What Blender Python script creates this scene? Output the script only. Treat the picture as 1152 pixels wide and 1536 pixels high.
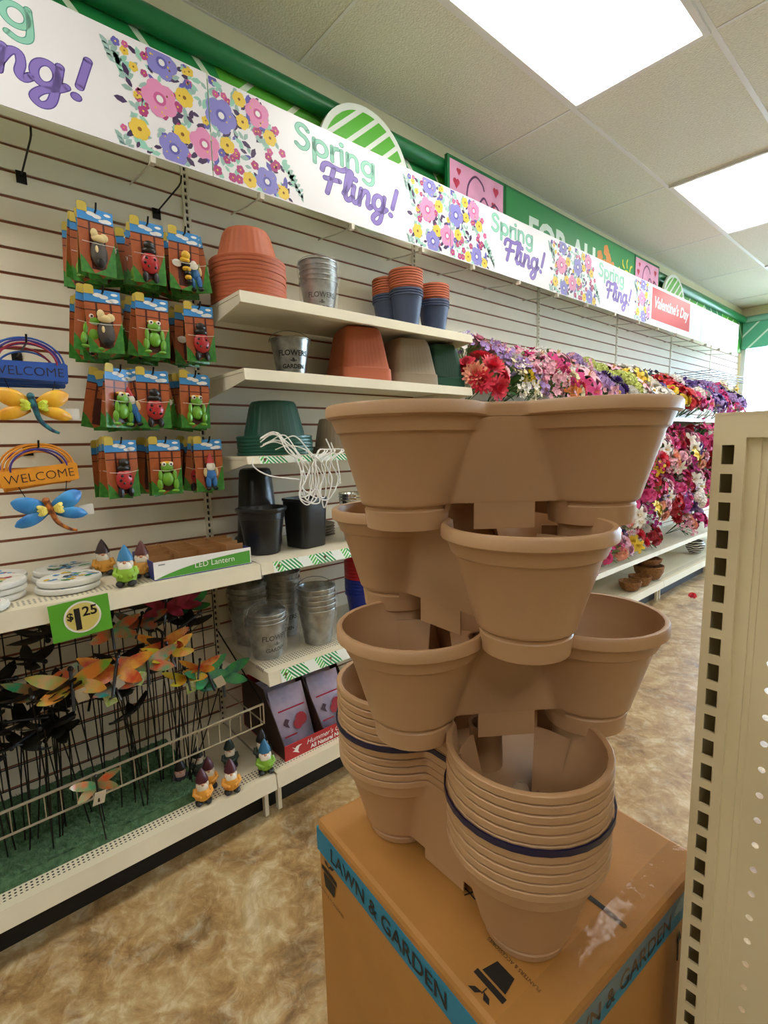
import bpy, bmesh, math, random
from mathutils import Matrix, Vector, Euler
from math import sin, cos, pi, radians as rad, sqrt

for o in list(bpy.data.objects): bpy.data.objects.remove(o)
SC = bpy.context.scene
COL = SC.collection
random.seed(7)

# ------------------------------------------------------------------ camera
cam_d = bpy.data.cameras.new('camera'); cam = bpy.data.objects.new('camera', cam_d); COL.objects.link(cam)
cam_d.sensor_fit = 'HORIZONTAL'; cam_d.sensor_width = 36.0; cam_d.lens = 745.0/1152.0*36.0
cam_d.clip_start = 0.02; cam_d.clip_end = 200
AX = ((0.65493956, 0.08537861, -0.75084264), (0.75530304, -0.10539163, 0.64684613), (-0.02390571, -0.99075885, -0.13351187))
m3 = Matrix([(AX[i][0], -AX[i][1], -AX[i][2]) for i in range(3)])
cam.matrix_world = Matrix.Translation((2.03, 0, 1.37)) @ m3.to_4x4()
SC.camera = cam
# ------------------------------------------------------------------ world: bright overcast daylight outside the shop front
world = bpy.data.worlds.new('daylight'); SC.world = world; world.use_nodes = True
bg = world.node_tree.nodes['Background']; bg.inputs[0].default_value = (0.62, 0.80, 1.0, 1); bg.inputs[1].default_value = 22.0
LAMP_STRENGTH = 11.0
SC.view_settings.view_transform = 'Standard'; SC.view_settings.look = 'None'
SC.view_settings.exposure = -0.05; SC.view_settings.gamma = 1.0; SC.view_settings.use_curve_mapping = False

# ------------------------------------------------------------------ materials
def lin(h):
    h = h.lstrip('#'); r = []
    for i in (0, 2, 4):
        c = int(h[i:i+2], 16)/255
        r.append(c/12.92 if c <= 0.04045 else ((c+0.055)/1.055)**2.4)
    return (r[0], r[1], r[2], 1)
MATS = {}
def P(name, col, rough=.5, metal=0., vary=0., vscale=20., bump=0., bscale=200., col2=None, trans=0., alpha=1., emit=0., coat=0.):
    if name in MATS: return MATS[name]
    m = bpy.data.materials.new(name); m.use_nodes = True; nt = m.node_tree; b = nt.nodes['Principled BSDF']
    b.inputs['Base Color'].default_value = lin(col); b.inputs['Roughness'].default_value = rough; b.inputs['Metallic'].default_value = metal
    b.inputs['Coat Weight'].default_value = coat
    if trans: b.inputs['Transmission Weight'].default_value = trans
    if alpha < 1: b.inputs['Alpha'].default_value = alpha
    if emit: b.inputs['Emission Color'].default_value = lin(col); b.inputs['Emission Strength'].default_value = emit
    tc = None
    if vary or bump or col2: tc = nt.nodes.new('ShaderNodeTexCoord')
    if vary or col2:
        n = nt.nodes.new('ShaderNodeTexNoise'); n.inputs['Scale'].default_value = vscale; n.inputs['Detail'].default_value = 5
        nt.links.new(tc.outputs['Object'], n.inputs['Vector'])
        r = nt.nodes.new('ShaderNodeValToRGB'); c = lin(col)
        r.color_ramp.elements[0].position = .35; r.color_ramp.elements[1].position = .65
        if col2: r.color_ramp.elements[0].color = c; r.color_ramp.elements[1].color = lin(col2)
        else:
            r.color_ramp.elements[0].color = (c[0]*(1-vary), c[1]*(1-vary), c[2]*(1-vary), 1)
            r.color_ramp.elements[1].color = tuple(min(1, x*(1+vary)) for x in c[:3])+(1,)
        nt.links.new(n.outputs['Fac'], r.inputs['Fac']); nt.links.new(r.outputs['Color'], b.inputs['Base Color'])
    if bump:
        n = nt.nodes.new('ShaderNodeTexNoise'); n.inputs['Scale'].default_value = bscale; n.inputs['Detail'].default_value = 3
        nt.links.new(tc.outputs['Object'], n.inputs['Vector'])
        bp = nt.nodes.new('ShaderNodeBump'); bp.inputs['Strength'].default_value = bump; bp.inputs['Distance'].default_value = .004
        nt.links.new(n.outputs['Fac'], bp.inputs['Height']); nt.links.new(bp.outputs['Normal'], b.inputs['Normal'])
    MATS[name] = m; return m

def nodes(m):
    nt = m.node_tree
    def N(t, **k):
        n = nt.nodes.new('ShaderNode'+t)
        for a, v in k.items(): setattr(n, a, v)
        return n
    def math(op, a, b=None):
        n = N('Math', operation=op)
        for i, x in enumerate((a, b)):
            if x is None: continue
            if isinstance(x, (int, float)): n.inputs[i].default_value = x
            else: nt.links.new(x, n.inputs[i])
        return n.outputs[0]
    return nt, N, math

def floor_mat():
    m = bpy.data.materials.new('marbled vinyl floor'); m.use_nodes = True; nt, N, mt = nodes(m); b = nt.nodes['Principled BSDF']
    tc = N('TexCoord')
    n1 = N('TexNoise'); n1.inputs['Scale'].default_value = 4.2; n1.inputs['Detail'].default_value = 10; n1.inputs['Roughness'].default_value = .68; n1.inputs['Distortion'].default_value = .55
    n2 = N('TexNoise'); n2.inputs['Scale'].default_value = 17; n2.inputs['Detail'].default_value = 9; n2.inputs['Roughness'].default_value = .72; n2.inputs['Distortion'].default_value = .8
    for n in (n1, n2): nt.links.new(tc.outputs['Object'], n.inputs['Vector'])
    r1 = N('ValToRGB'); e = r1.color_ramp.elements
    e[0].position = .38; e[0].color = lin('#553b20'); e[1].position = .65; e[1].color = lin('#ddd0b0')
    for p, c in ((.44, '#8d6a3e'), (.51, '#ab8a58'), (.58, '#c2ab7e')):
        x = e.new(p); x.color = lin(c)
    nt.links.new(n1.outputs['Fac'], r1.inputs['Fac'])
    r2 = N('ValToRGB'); e = r2.color_ramp.elements
    e[0].position = .36; e[0].color = lin('#7d5d38'); e[1].position = .68; e[1].color = lin('#e2d6b8'); x = e.new(.5); x.color = lin('#ad8d5c')
    nt.links.new(n2.outputs['Fac'], r2.inputs['Fac'])
    mx = N('Mix', data_type='RGBA'); mx.inputs['Factor'].default_value = .45
    nt.links.new(r1.outputs['Color'], mx.inputs[6]); nt.links.new(r2.outputs['Color'], mx.inputs[7])
    nt.links.new(mx.outputs[2], b.inputs['Base Color'])
    b.inputs['Roughness'].default_value = .42
    bp = N('Bump'); bp.inputs['Strength'].default_value = .25; bp.inputs['Distance'].default_value = .01
    nt.links.new(n2.outputs['Fac'], bp.inputs['Height']); nt.links.new(bp.outputs['Normal'], b.inputs['Normal'])
    return m

def hatch_mat(name, axis_u, axis_v, seg, freq, light='#4fb04a', dark='#1e8a4c', white='#eef4ee', thr=.62, gap=0.):
    """printed hatch: diagonal stripes whose slant flips from one segment to the next"""
    m = bpy.data.materials.new(name); m.use_nodes = True; nt, N, mt = nodes(m); b = nt.nodes['Principled BSDF']
    tc = N('TexCoord'); sx = N('SeparateXYZ'); nt.links.new(tc.outputs['Object'], sx.inputs[0])
    u, v = sx.outputs[axis_u], sx.outputs[axis_v]
    skew = mt('ADD', u, mt('MULTIPLY', v, .55))
    cell = mt('MODULO', mt('FLOOR', mt('DIVIDE', mt('ADD', skew, 100*seg), seg)), 2.)
    sg = mt('SUBTRACT', mt('MULTIPLY', cell, 2.), 1.)
    ph = mt('FRACT', mt('MULTIPLY', mt('ADD', mt('ADD', u, mt('MULTIPLY', mt('MULTIPLY', v, sg), 1.0)), 50.), freq))
    st = mt('GREATER_THAN', ph, thr)
    mx = N('Mix', data_type='RGBA'); mx.inputs[6].default_value = lin(light); mx.inputs[7].default_value = lin(dark); nt.links.new(cell, mx.inputs['Factor'])
    mx2 = N('Mix', data_type='RGBA'); nt.links.new(st, mx2.inputs['Factor']); nt.links.new(mx.outputs[2], mx2.inputs[6]); mx2.inputs[7].default_value = lin(white)
    out = mx2.outputs[2]
    if gap:
        g = mt('LESS_THAN', mt('FRACT', mt('DIVIDE', mt('ADD', skew, 100*seg*2), seg*2)), gap)
        mx3 = N('Mix', data_type='RGBA'); nt.links.new(g, mx3.inputs['Factor']); nt.links.new(out, mx3.inputs[6]); mx3.inputs[7].default_value = lin(white); out = mx3.outputs[2]
    nt.links.new(out, b.inputs['Base Color']); b.inputs['Roughness'].default_value = .4
    return m

def perf_mat(name, col, x_from, x_to, pitch=.0125, rr=.27):
    """painted steel deck with a perforated strip along its front edge"""
    m = bpy.data.materials.new(name); m.use_nodes = True; nt, N, mt = nodes(m); b = nt.nodes['Principled BSDF']
    tc = N('TexCoord'); sx = N('SeparateXYZ'); nt.links.new(tc.outputs['Object'], sx.inputs[0])
    fx = mt('SUBTRACT', mt('FRACT', mt('DIVIDE', mt('ADD', sx.outputs[0], 10.), pitch)), .5)
    fy = mt('SUBTRACT', mt('FRACT', mt('DIVIDE', mt('ADD', sx.outputs[1], 10.), pitch)), .5)
    d = mt('SQRT', mt('ADD', mt('MULTIPLY', fx, fx), mt('MULTIPLY', fy, fy)))
    k = mt('MULTIPLY', mt('LESS_THAN', d, rr), mt('MULTIPLY', mt('GREATER_THAN', sx.outputs[0], x_from), mt('LESS_THAN', sx.outputs[0], x_to)))
    mx = N('Mix', data_type='RGBA'); nt.links.new(k, mx.inputs['Factor']); mx.inputs[6].default_value = lin(col); mx.inputs[7].default_value = lin('#2a241c')
    nt.links.new(mx.outputs[2], b.inputs['Base Color']); b.inputs['Roughness'].default_value = .4
    return m

def diffuser_mat():
    m = bpy.data.materials.new('lit prismatic diffuser'); m.use_nodes = True; nt, N, mt = nodes(m)
    b = nt.nodes['Principled BSDF']; b.inputs['Base Color'].default_value = (.8, .8, .8, 1)
    tc = N('TexCoord'); sx = N('SeparateXYZ'); nt.links.new(tc.outputs['Object'], sx.inputs[0])
    # two tubes behind the lens run along the lamp
    a = mt('ABSOLUTE', mt('SUBTRACT', mt('ABSOLUTE', sx.outputs[0]), .13))
    f = mt('MAXIMUM', mt('SUBTRACT', 1.0, mt('MULTIPLY', a, 7.0)), 0.)
    s = mt('MULTIPLY', mt('ADD', .38, mt('MULTIPLY', f, .9)), LAMP_STRENGTH)
    b.inputs['Emission Color'].default_value = (1.0, .97, .91, 1)
    nt.links.new(s, b.inputs['Emission Strength'])
    return m

# ------------------------------------------------------------------ mesh builder
class MB:
    def __init__(s): s.v = []; s.f = []; s.m = []
    def add(s, vs, fs, mi=0, M=None):
        k = len(s.v)
        s.v += [tuple(M @ Vector(p)) if M is not None else tuple(p) for p in vs]
        for f in fs: s.f.append([i+k for i in f]); s.m.append(mi)
        return s
    def box(s, x0, x1, y0, y1, z0, z1, mi=0, M=None):
        return s.add([(x, y, z) for z in (z0, z1) for y in (y0, y1) for x in (x0, x1)],
                     [(0, 2, 3, 1), (4, 5, 7, 6), (0, 1, 5, 4), (2, 6, 7, 3), (0, 4, 6, 2), (1, 3, 7, 5)], mi, M)
    def rings(s, rings, mi=0, M=None, cap0=False, cap1=False, close=True):
        n = len(rings[0]); vs = [p for r in rings for p in r]; fs = []
        for j in range(len(rings)-1):
            for i in range(n if close else n-1):
                a = j*n+i; b = j*n+(i+1) % n; fs.append((a, b, b+n, a+n))
        if cap0: fs.append(tuple(range(n-1, -1, -1)))
        if cap1: fs.append(tuple((len(rings)-1)*n+i for i in range(n)))
        return s.add(vs, fs, mi, M)
    def lathe(s, prof, n=32, c=(0, 0, 0), mi=0, M=None, fn=None, cap0=False, cap1=False):
        fn = fn or (lambda r, t, z: r)
        return s.rings([[(c[0]+fn(r, 2*pi*i/n, z)*cos(2*pi*i/n), c[1]+fn(r, 2*pi*i/n, z)*sin(2*pi*i/n), c[2]+z) for i in range(n)] for r, z in prof], mi, M, cap0, cap1)
    def ell(s, c, r, nu=12, nv=8, mi=0, M=None):
        if isinstance(r, (int, float)): r = (r, r, r)
        R = []
        for j in range(nv+1):
            t = pi*j/nv; q = max(sin(t), .002)
            R.append([(c[0]+r[0]*q*cos(2*pi*i/nu), c[1]+r[1]*q*sin(2*pi*i/nu), c[2]-r[2]*cos(t)) for i in range(nu)])
        return s.rings(R, mi, M, True, True)
    def tube(s, pts, r, n=6, mi=0, M=None, closed=False, r1=None):
        pts = [Vector(p) for p in pts]; R = []; N = len(pts)
        up = Vector((0, 0, 1)); prev = None
        for i, p in enumerate(pts):
            if closed: d = pts[(i+1) % N]-pts[i-1]
            else: d = pts[min(i+1, N-1)]-pts[max(i-1, 0)]
            d.normalize()
            a = (prev - d*prev.dot(d)) if prev is not None else (up.cross(d) if abs(d.z) < .95 else Vector((1, 0, 0)).cross(d))
            if a.length < 1e-6: a = Vector((1, 0, 0)).cross(d)
            a.normalize(); b = d.cross(a); prev = a
            rr = r if r1 is None else r+(r1-r)*i/max(N-1, 1)
            R.append([tuple(p+a*rr*cos(2*pi*k/n)+b*rr*sin(2*pi*k/n)) for k in range(n)])
        if closed: R.append(R[0]); return s.rings(R, mi, M)
        return s.rings(R, mi, M, True, True)
    def prism(s, poly, z0, z1, mi=0, M=None):
        n = len(poly)
        return s.add([(x, y, z0) for x, y in poly]+[(x, y, z1) for x, y in poly],
                     [tuple(range(n-1, -1, -1)), tuple(range(n, 2*n))]+[(i, (i+1) % n, n+(i+1) % n, n+i) for i in range(n)], mi, M)
    def poly(s, pts, z, mi=0, M=None):
        return s.add([(x, y, z) for x, y in pts], [tuple(range(len(pts)))], mi, M)
    def mesh(s, name, mats, smooth=True, ang=35):
        me = bpy.data.meshes.new(name); me.from_pydata(s.v, [], s.f)
        for m in (mats if isinstance(mats, (list, tuple)) else [mats]): me.materials.append(m)
        me.polygons.foreach_set('material_index', s.m)
        if smooth:
            me.polygons.foreach_set('use_smooth', [True]*len(s.f)); me.set_sharp_from_angle(angle=rad(ang))
        me.update(); return me
    def build(s, name, mats, parent=None, smooth=True, ang=35, bevel=0., loc=None, rz=0.):
        o = bpy.data.objects.new(name, s.mesh(name, mats, smooth, ang)); COL.objects.link(o)
        if parent: o.parent = parent
        if loc: o.location = loc
        if rz: o.rotation_euler = (0, 0, rz)
        if bevel:
            b = o.modifiers.new('bevel', 'BEVEL'); b.width = bevel; b.segments = 2; b.limit_method = 'ANGLE'
        return o

def tag(o, label, cat, group=None):
    o['label'] = label; o['category'] = cat
    if group: o['group'] = group
    return o
def struct(o): o['kind'] = 'structure'; return o
def thing(name, label, cat, loc=(0, 0, 0), rz=0., group=None, rot=None):
    o = bpy.data.objects.new(name, None); COL.objects.link(o); o.empty_display_size = .05
    o.location = loc; o.rotation_euler = rot if rot else (0, 0, rz)
    return tag(o, label, cat, group)
def inst(name, mesh, parent=None, loc=(0, 0, 0), rot=(0, 0, 0), sc=1., mat=None):
    o = bpy.data.objects.new(name, mesh); COL.objects.link(o)
    if parent: o.parent = parent
    o.location = loc; o.rotation_euler = rot; o.scale = (sc, sc, sc) if isinstance(sc, (int, float)) else sc
    if mat: o.material_slots[0].link = 'OBJECT'; o.material_slots[0].material = mat
    return o
def dup(root, loc=None, rz=None, label=None, group=None):
    def cp(o, par):
        c = o.copy(); COL.objects.link(c); c.parent = par
        for ch in list(o.children): cp(ch, c)
        return c
    r = cp(root, None)
    if loc is not None: r.location = loc
    if rz is not None: r.rotation_euler = (0, 0, rz)
    if label: r['label'] = label
    if group: r['group'] = group
    return r

FX = Matrix(((0, 0, 1, 0), (1, 0, 0, 0), (0, 1, 0, 0), (0, 0, 0, 1)))    # drawing plane facing +X, reading towards +Y
FY = Matrix(((1, 0, 0, 0), (0, 0, -1, 0), (0, 1, 0, 0), (0, 0, 0, 1)))   # drawing plane facing -Y, reading towards +X
def TR(x, y, z): return Matrix.Translation((x, y, z))

_txt = {}
def text_geo(s, size, bold=0., shear=0., align='CENTER'):
    k = (s, size, bold, shear, align)
    if k not in _txt:
        c = bpy.data.curves.new('lettering', 'FONT'); c.body = s; c.size = size; c.offset = bold; c.shear = shear; c.align_x = align; c.resolution_u = 3
        o = bpy.data.objects.new('lettering', c); COL.objects.link(o)
        me = bpy.data.meshes.new_from_object(o)
        _txt[k] = ([tuple(v.co) for v in me.vertices], [tuple(p.vertices) for p in me.polygons])
        bpy.data.objects.remove(o); bpy.data.curves.remove(c); bpy.data.meshes.remove(me)
    return _txt[k]
def put_text(mb, s, size, M, mi=0, **k):
    v, f = text_geo(s, size, **k); mb.add(v, f, mi, M); return mb

def smooth_pts(pts, sub=6, closed=False):
    P_ = [Vector(p) for p in pts]; n = len(P_); out = []
    for i in range(n if closed else n-1):
        if closed: a, b, c, d = P_[i-1], P_[i], P_[(i+1) % n], P_[(i+2) % n]
        else: a, b, c, d = P_[max(i-1, 0)], P_[i], P_[i+1], P_[min(i+2, n-1)]
        for k in range(sub):
            t = k/sub
            out.append(.5*((2*b)+(c-a)*t+(2*a-5*b+4*c-d)*t*t+(3*b-a-3*c+d)*t**3))
    if not closed: out.append(P_[-1])
    return out
def stroke(mb, pts, w, z, mi, M, closed=False, sub=6):
    """a flat round-ended brush stroke"""
    p = smooth_pts([(x, y, 0) for x, y in pts], sub, closed); n = len(p); L = []; R_ = []
    for i, q in enumerate(p):
        d = (p[(i+1) % n]-p[i-1]) if closed else (p[min(i+1, n-1)]-p[max(i-1, 0)])
        d.normalize(); a = Vector((-d.y, d.x, 0))*w/2
        L.append(q+a); R_.append(q-a)
    vs = [(v.x, v.y, z) for v in L]+[(v.x, v.y, z) for v in R_]
    fs = [(n+i, n+(i+1) % n, (i+1) % n, i) for i in range(n if closed else n-1)]
    mb.add(vs, fs, mi, M)
    if not closed:
        for q in (p[0], p[-1]): dot(mb, (q.x, q.y), w/2, z, mi, M)
def dot(mb, c, r, z, mi, M, n=12, ry=None):
    mb.add([(c[0]+r*cos(2*pi*i/n), c[1]+(ry or r)*sin(2*pi*i/n), z) for i in range(n)], [tuple(range(n))], mi, M)
def circ_pts(cx, cy, rx, ry, n=12): return [(cx+rx*cos(2*pi*i/n), cy+ry*sin(2*pi*i/n)) for i in range(n)]

# ------------------------------------------------------------------ common materials
cream = P('cream painted steel', '#e6ddc4', .38, vary=.04, vscale=6)
slatm = P('cream slat board', '#efe7d2', .5, vary=.03, vscale=3)
groove = P('brown board core', '#93593f', .8)
black = P('matte black', '#0f0e0d', .5)
wire_b = P('black wire', '#15130f', .4, metal=.4)
chrome = P('zinc wire', '#b9b09a', .3, metal=.7)
white = P('white print', '#f4f3f0', .45)
ink = P('black ink', '#151311', .6)
GY0 = 0.784; BAY = 1.22
Y_FAR = 8.0

# ------------------------------------------------------------------ room
fl = MB().box(-.1, 6.6, -3.6, Y_FAR+.1, -.1, 0).build('floor', floor_mat(), smooth=False); struct(fl)
wall_paint = P('pale yellow wall paint', '#e9e3bd', .7, vary=.03, vscale=2)
wl = struct(MB().box(-.2, -.007, -3.6, Y_FAR, 0, 2.6).build('wall_left', groove, smooth=False))
wu = struct(MB().box(-.2, 0, -3.6, Y_FAR, 2.6, 3.02).build('wall_left_upper', wall_paint, smooth=False))
struct(MB().box(6.5, 6.6, -3.6, Y_FAR, 0, 3.02).build('wall_right', P('tan wall paint', '#9d9078', .8), smooth=False))
struct(MB().box(-.2, 6.6, -3.7, -3.6, 0, 3.02).build('wall_back', P('tan wall paint', '#9d9078', .8), smooth=False))
# slats of the display wall: one board between two grooves, bay by bay
slat_me = MB().box(-.007, 0, .010, BAY-.010, -.0340, .0340).mesh('slat', slatm, smooth=False)
zg = [2.405-.0775*k for k in range(-2, 31)]
for k in range(-3, 6):
    for z in zg:
        if z-.08 < 0.0: continue
        inst('slat', slat_me, wl, (0, GY0+BAY*k, z-.03875))
# slotted standards between the bays
sb = MB().box(-.0069, .005, -.014, -.005, .1, 2.62).box(-.0069, .005, .005, .014, .1, 2.62)
for i in range(100):
    sb.box(-.0069, .005, -.005, .005, .1+i*.0254, .1+i*.0254+.0095)
sb.box(-.0069, -.005, -.005, .005, .1, 2.62, 1)
std_me = sb.mesh('slotted_standard', [cream, black], smooth=False)
for k in range(-2, 6): inst('slotted_standard', std_me, wl, (0, GY0+BAY*k, 0))

# far wall with the shop window
teal = P('teal painted soffit', '#7fb7a8', .6)
fw = MB().box(-.2, 6.6, Y_FAR, Y_FAR+.15, 0, .45).box(-.2, 6.6, Y_FAR, Y_FAR+.15, 2.55, 3.02).box(-.2, .02, Y_FAR, Y_FAR+.15, .45, 2.55).box(6.3, 6.6, Y_FAR, Y_FAR+.15, .45, 2.55)
struct(fw.build('wall_far', wall_paint, smooth=False))
alu = P('aluminium window frame', '#c9ccc9', .35, metal=.6)
glass = P('window glass', '#f4fbff', .02, trans=1.0)
xs = [.02, 1.85, 3.35, 4.85, 6.3]
for i in range(4):
    x0, x1 = xs[i], xs[i+1]
    w = MB().box(x0, x0+.05, Y_FAR, Y_FAR+.1, .45, 2.55).box(x1-.05, x1, Y_FAR, Y_FAR+.1, .45, 2.55).box(x0+.05, x1-.05, Y_FAR, Y_FAR+.1, .45, .5).box(x0+.05, x1-.05, Y_FAR, Y_FAR+.1, 2.5, 2.55)
    wo = struct(w.build('window_%d' % (i+1), alu, smooth=False))
    MB().box(x0+.05, x1-.05, Y_FAR+.045, Y_FAR+.05, .5, 2.5).build('pane', glass, wo, smooth=False)
pl = bpy.data.lights.new('window_portal', 'AREA'); pl.shape = 'RECTANGLE'; pl.size = 6.0; pl.size_y = 2.1; pl.cycles.is_portal = True
po = bpy.data.objects.new('window_portal', pl); COL.objects.link(po); po.location = (3.3, Y_FAR+.12, 1.5); po.rotation_euler = (rad(-90), 0, 0)
# pavement outside the window
struct(MB().box(-20, 26, Y_FAR+.2, Y_FAR+30, -.12, -.02).build('floor_outside', P('pale concrete', '#c9c6bd', .8, vary=.05, vscale=2), smooth=False))

# green decor along the top of the walls
hatch_big = hatch_mat('green valance with white stripes', 1, 2, .62, 4.6, light='#5cb531', dark='#1f8a45', white='#dfeccf', thr=.86)
va = MB().box(0, .02, -3.5, Y_FAR, 2.46, 2.83).build('trim_1', hatch_big, smooth=False); struct(va)
hatch_far = hatch_mat('teal valance with white stripes', 0, 2, .62, 4.6, light='#5fb79a', dark='#3a9c8e', white='#d8efe8', thr=.86)
struct(MB().box(0.03, 6.5, Y_FAR-.03, Y_FAR, 2.5, 2.83).build('trim_2', hatch_far, smooth=False))
pipe_g = P('dark green gloss paint', '#12743f', .35)
n = 14
struct(MB().tube([(.045, -3.5, 2.862), (.045, Y_FAR, 2.862)], .04, 14).build('trim_3', pipe_g))
struct(MB().tube([(0.05, Y_FAR-.045, 2.862), (6.5, Y_FAR-.045, 2.862)], .04, 14).build('trim_4', teal))

# ------------------------------------------------------------------ ceiling: 2 x 4 ft grid with lay-in tiles and lamps
ZC = 3.02
def tile_mat():
    m = P('mineral ceiling tile', '#e0dcc8', .9, vary=.05, vscale=70, bump=.9, bscale=110)
    return m
tm = tile_mat()
ce = struct(MB().box(-.1, 6.6, -3.6, Y_FAR, ZC+.03, ZC+.1).build('ceiling', P('ceiling void', '#55524a', .9), smooth=False))
tile_me = MB().box(.006, .604, .006, 1.214, .0, .012).mesh('ceiling_tile', tm, smooth=False)
tbar = P('white enamelled grid bar', '#e4e2da', .4)
X0 = 0.0; YG = 1.32; W = .61; L_ = 1.22
ncol, r0, r1 = 11, -4, 6
lamps = {}
for c in range(ncol):
    for r in range(r0, r1):
        x, y = X0+c*W, YG+r*L_
        if x+W > 6.75: continue
        if c in (1, 5) and r % 2 == 0 and r >= -4: lamps[(c, r)] = (x, y)  # rear rows and the column off the wall are unseen, added as fill light
        else: inst('ceiling_tile', tile_me, ce, (x, y, ZC-.002))
g = MB()
for c in range(ncol+1): g.box(X0+c*W-.011, X0+c*W+.011, -3.56, Y_FAR, ZC-.005, ZC+.02)
g.build('grid_main_bar', tbar, ce, smooth=False)
g = MB()
for r in range(r0, r1+1): g.box(X0, 6.5, YG+r*L_-.007, YG+r*L_+.007, ZC-.004, ZC+.02)
g.build('grid_cross_bar', tbar, ce, smooth=False)
dm = diffuser_mat()
fr_me = MB().box(-.299, -.275, -.604, .604, -.012, .02).box(.275, .299, -.604, .604, -.012, .02).box(-.275, .275, -.604, -.582, -.012, .02).box(-.275, .275, .582, .604, -.012, .02).mesh('frame', tbar, smooth=False)
df_me = MB().box(-.275, .275, -.582, .582, -.002, .004).mesh('diffuser', dm, smooth=False)
for (c, r), (x, y) in lamps.items():
    if r == 0 and c == 1: lb = 'lit fluorescent ceiling lamp over the potted bowls, the one closest to the round green sign'
    elif r == 2 and c == 1: lb = 'lit fluorescent ceiling lamp over the flower racks, the second from the window wall'
    elif r == 4 and c == 1: lb = 'lit fluorescent ceiling lamp closest to the window wall above the flower racks'
    else: lb = 'unseen rectangular fluorescent lamp in the ceiling grid, added for fill light'
    t = thing('ceiling_lamp', lb, 'ceiling lamp', (x+W/2, y+L_/2, ZC-.004), 0, 'fluorescent ceiling lamps')
    inst('frame', fr_me, t); inst('diffuser', df_me, t)

# ------------------------------------------------------------------ banners
mint_o, mint = P('mint outline print', '#4f9f8a', .5), P('mint print', '#93d3bb', .5)
pur_o, pur = P('purple outline print', '#5a4796', .5), P('lavender print', '#8d78c6', .5)
SPRING = [(0, [[(.80, 1.28), (.58, 1.5), (.27, 1.48), (.12, 1.22), (.28, .95), (.62, .78), (.8, .48), (.64, .12), (.32, .04), (.05, .22)]], []),
          (1.2, [[(0, .98), (0, .3), (0, -.52)], ('o', .42, .5, .42, .46)], []),
          (2.4, [[(0, .98), (0, .5), (0, .04)], [(0, .55), (.12, .86), (.42, .98)]], []),
          (3.08, [[(0, .98), (0, .5), (0, .04)]], [(0, 1.38)]),
          (3.5, [[(0, .98), (0, .5), (0, .04)], [(0, .5), (.12, .84), (.4, .98), (.64, .84), (.7, .5), (.7, .04)]], []),
          (4.6, [('o', .4, .5, .4, .46), [(.82, .98), (.82, -.1), (.68, -.45), (.38, -.54), (.08, -.38)]], [])]
FLING = [(0, [[(.62, 1.45), (.52, .8), (.38, .02)], [(.02, 1.12), (.08, 1.42), (.3, 1.55), (.65, 1.48), (1.05, 1.48), (1.3, 1.66)], [(.2, .76), (.55, .8), (.98, .86)]], []),
         (1.25, [[(.0, .3), (.25, .9), (.36, 1.45), (.24, 1.62), (.12, 1.3), (.08, .4), (.18, .04), (.36, .1), (.5, .3)]], []),
         (1.78, [[(.0, .92), (-.03, .35), (.08, .04), (.26, .1), (.38, .3)]], [(.04, 1.3)]),
         (2.2, [[(0, .92), (-.04, .4), (-.06, .02)], [(-.04, .35), (.16, .82), (.38, .88), (.46, .55), (.43, .2), (.54, .03), (.72, .2)]], []),
         (3.0, [('o', .28, .5, .3, .42), [(.62, .95), (.56, .1), (.46, -.5), (.22, -.68), (.02, -.48), (.2, -.15), (.6, .1), (.82, .3)]], []),
         (4.15, [[(.2, 1.62), (.1, 1.0), (.02, .5)]], [(-.05, .08)])]
def letters(mb, glyphs, M, w, mo, mi_, shear=0.):
    for layer, (mat, ww, z) in enumerate(((mo, w*1.32, .0006), (mi_, w, .0010))):
        for x0, strokes, dots in glyphs:
            def sh(p): return (x0+p[0]+shear*p[1], p[1])
            for st in strokes:
                if st[0] == 'o': stroke(mb, [sh(p) for p in circ_pts(st[1], st[2], st[3], st[4], 10)], ww, z, mat, M, True, 3)
                else: stroke(mb, [sh(p) for p in st], ww, z, mat, M)
            for d in dots: dot(mb, sh(d), ww*.62, z, mat, M)
    return mb
# floral print
FCOL = [P('print pink', '#e792bd'), P('print periwinkle', '#8a86cf'), P('print yellow', '#ecc94a'), P('print magenta', '#b5407f'),
        P('print plum', '#46305a'), P('print mint leaf', '#9ad1bd'), P('print grey leaf', '#9dbdb6'), P('print amber centre', '#8a5a1c'), P('print deep pink', '#cf5f98'), P('print violet', '#6660b4'), white]
def flower(mb, u, v, r, col, cen, M, npet=6, z=.0008, inner=None, rot=0., clip=None):
    for k in range(npet):
        a = rot+2*pi*k/npet
        cx, cy = u+cos(a)*r*.55, v+sin(a)*r*.55
        pts = []
        for i in range(10):
            t = 2*pi*i/10; lx, ly = cos(t)*r*.48, sin(t)*r*.50
            pts.append((cx+lx*cos(a)-ly*sin(a), cy+lx*sin(a)+ly*cos(a)))
        if clip and any(not(clip[0] < p[0] < clip[1] and clip[2] < p[1] < clip[3]) for p in pts):
            pts = [(min(max(p[0], clip[0]), clip[1]), min(max(p[1], clip[2]), clip[3])) for p in pts]
        mb.add([(x, y, z+.00004*k) for x, y in pts], [tuple(range(10))], col, M)
    if clip and not (clip[0] < u < clip[1] and clip[2] < v < clip[3]): return
    if inner is not None: dot(mb, (u, v), r*.36, z+.0004, inner, M)
    dot(mb, (u, v), r*.2, z+.0005, cen, M)
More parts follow.
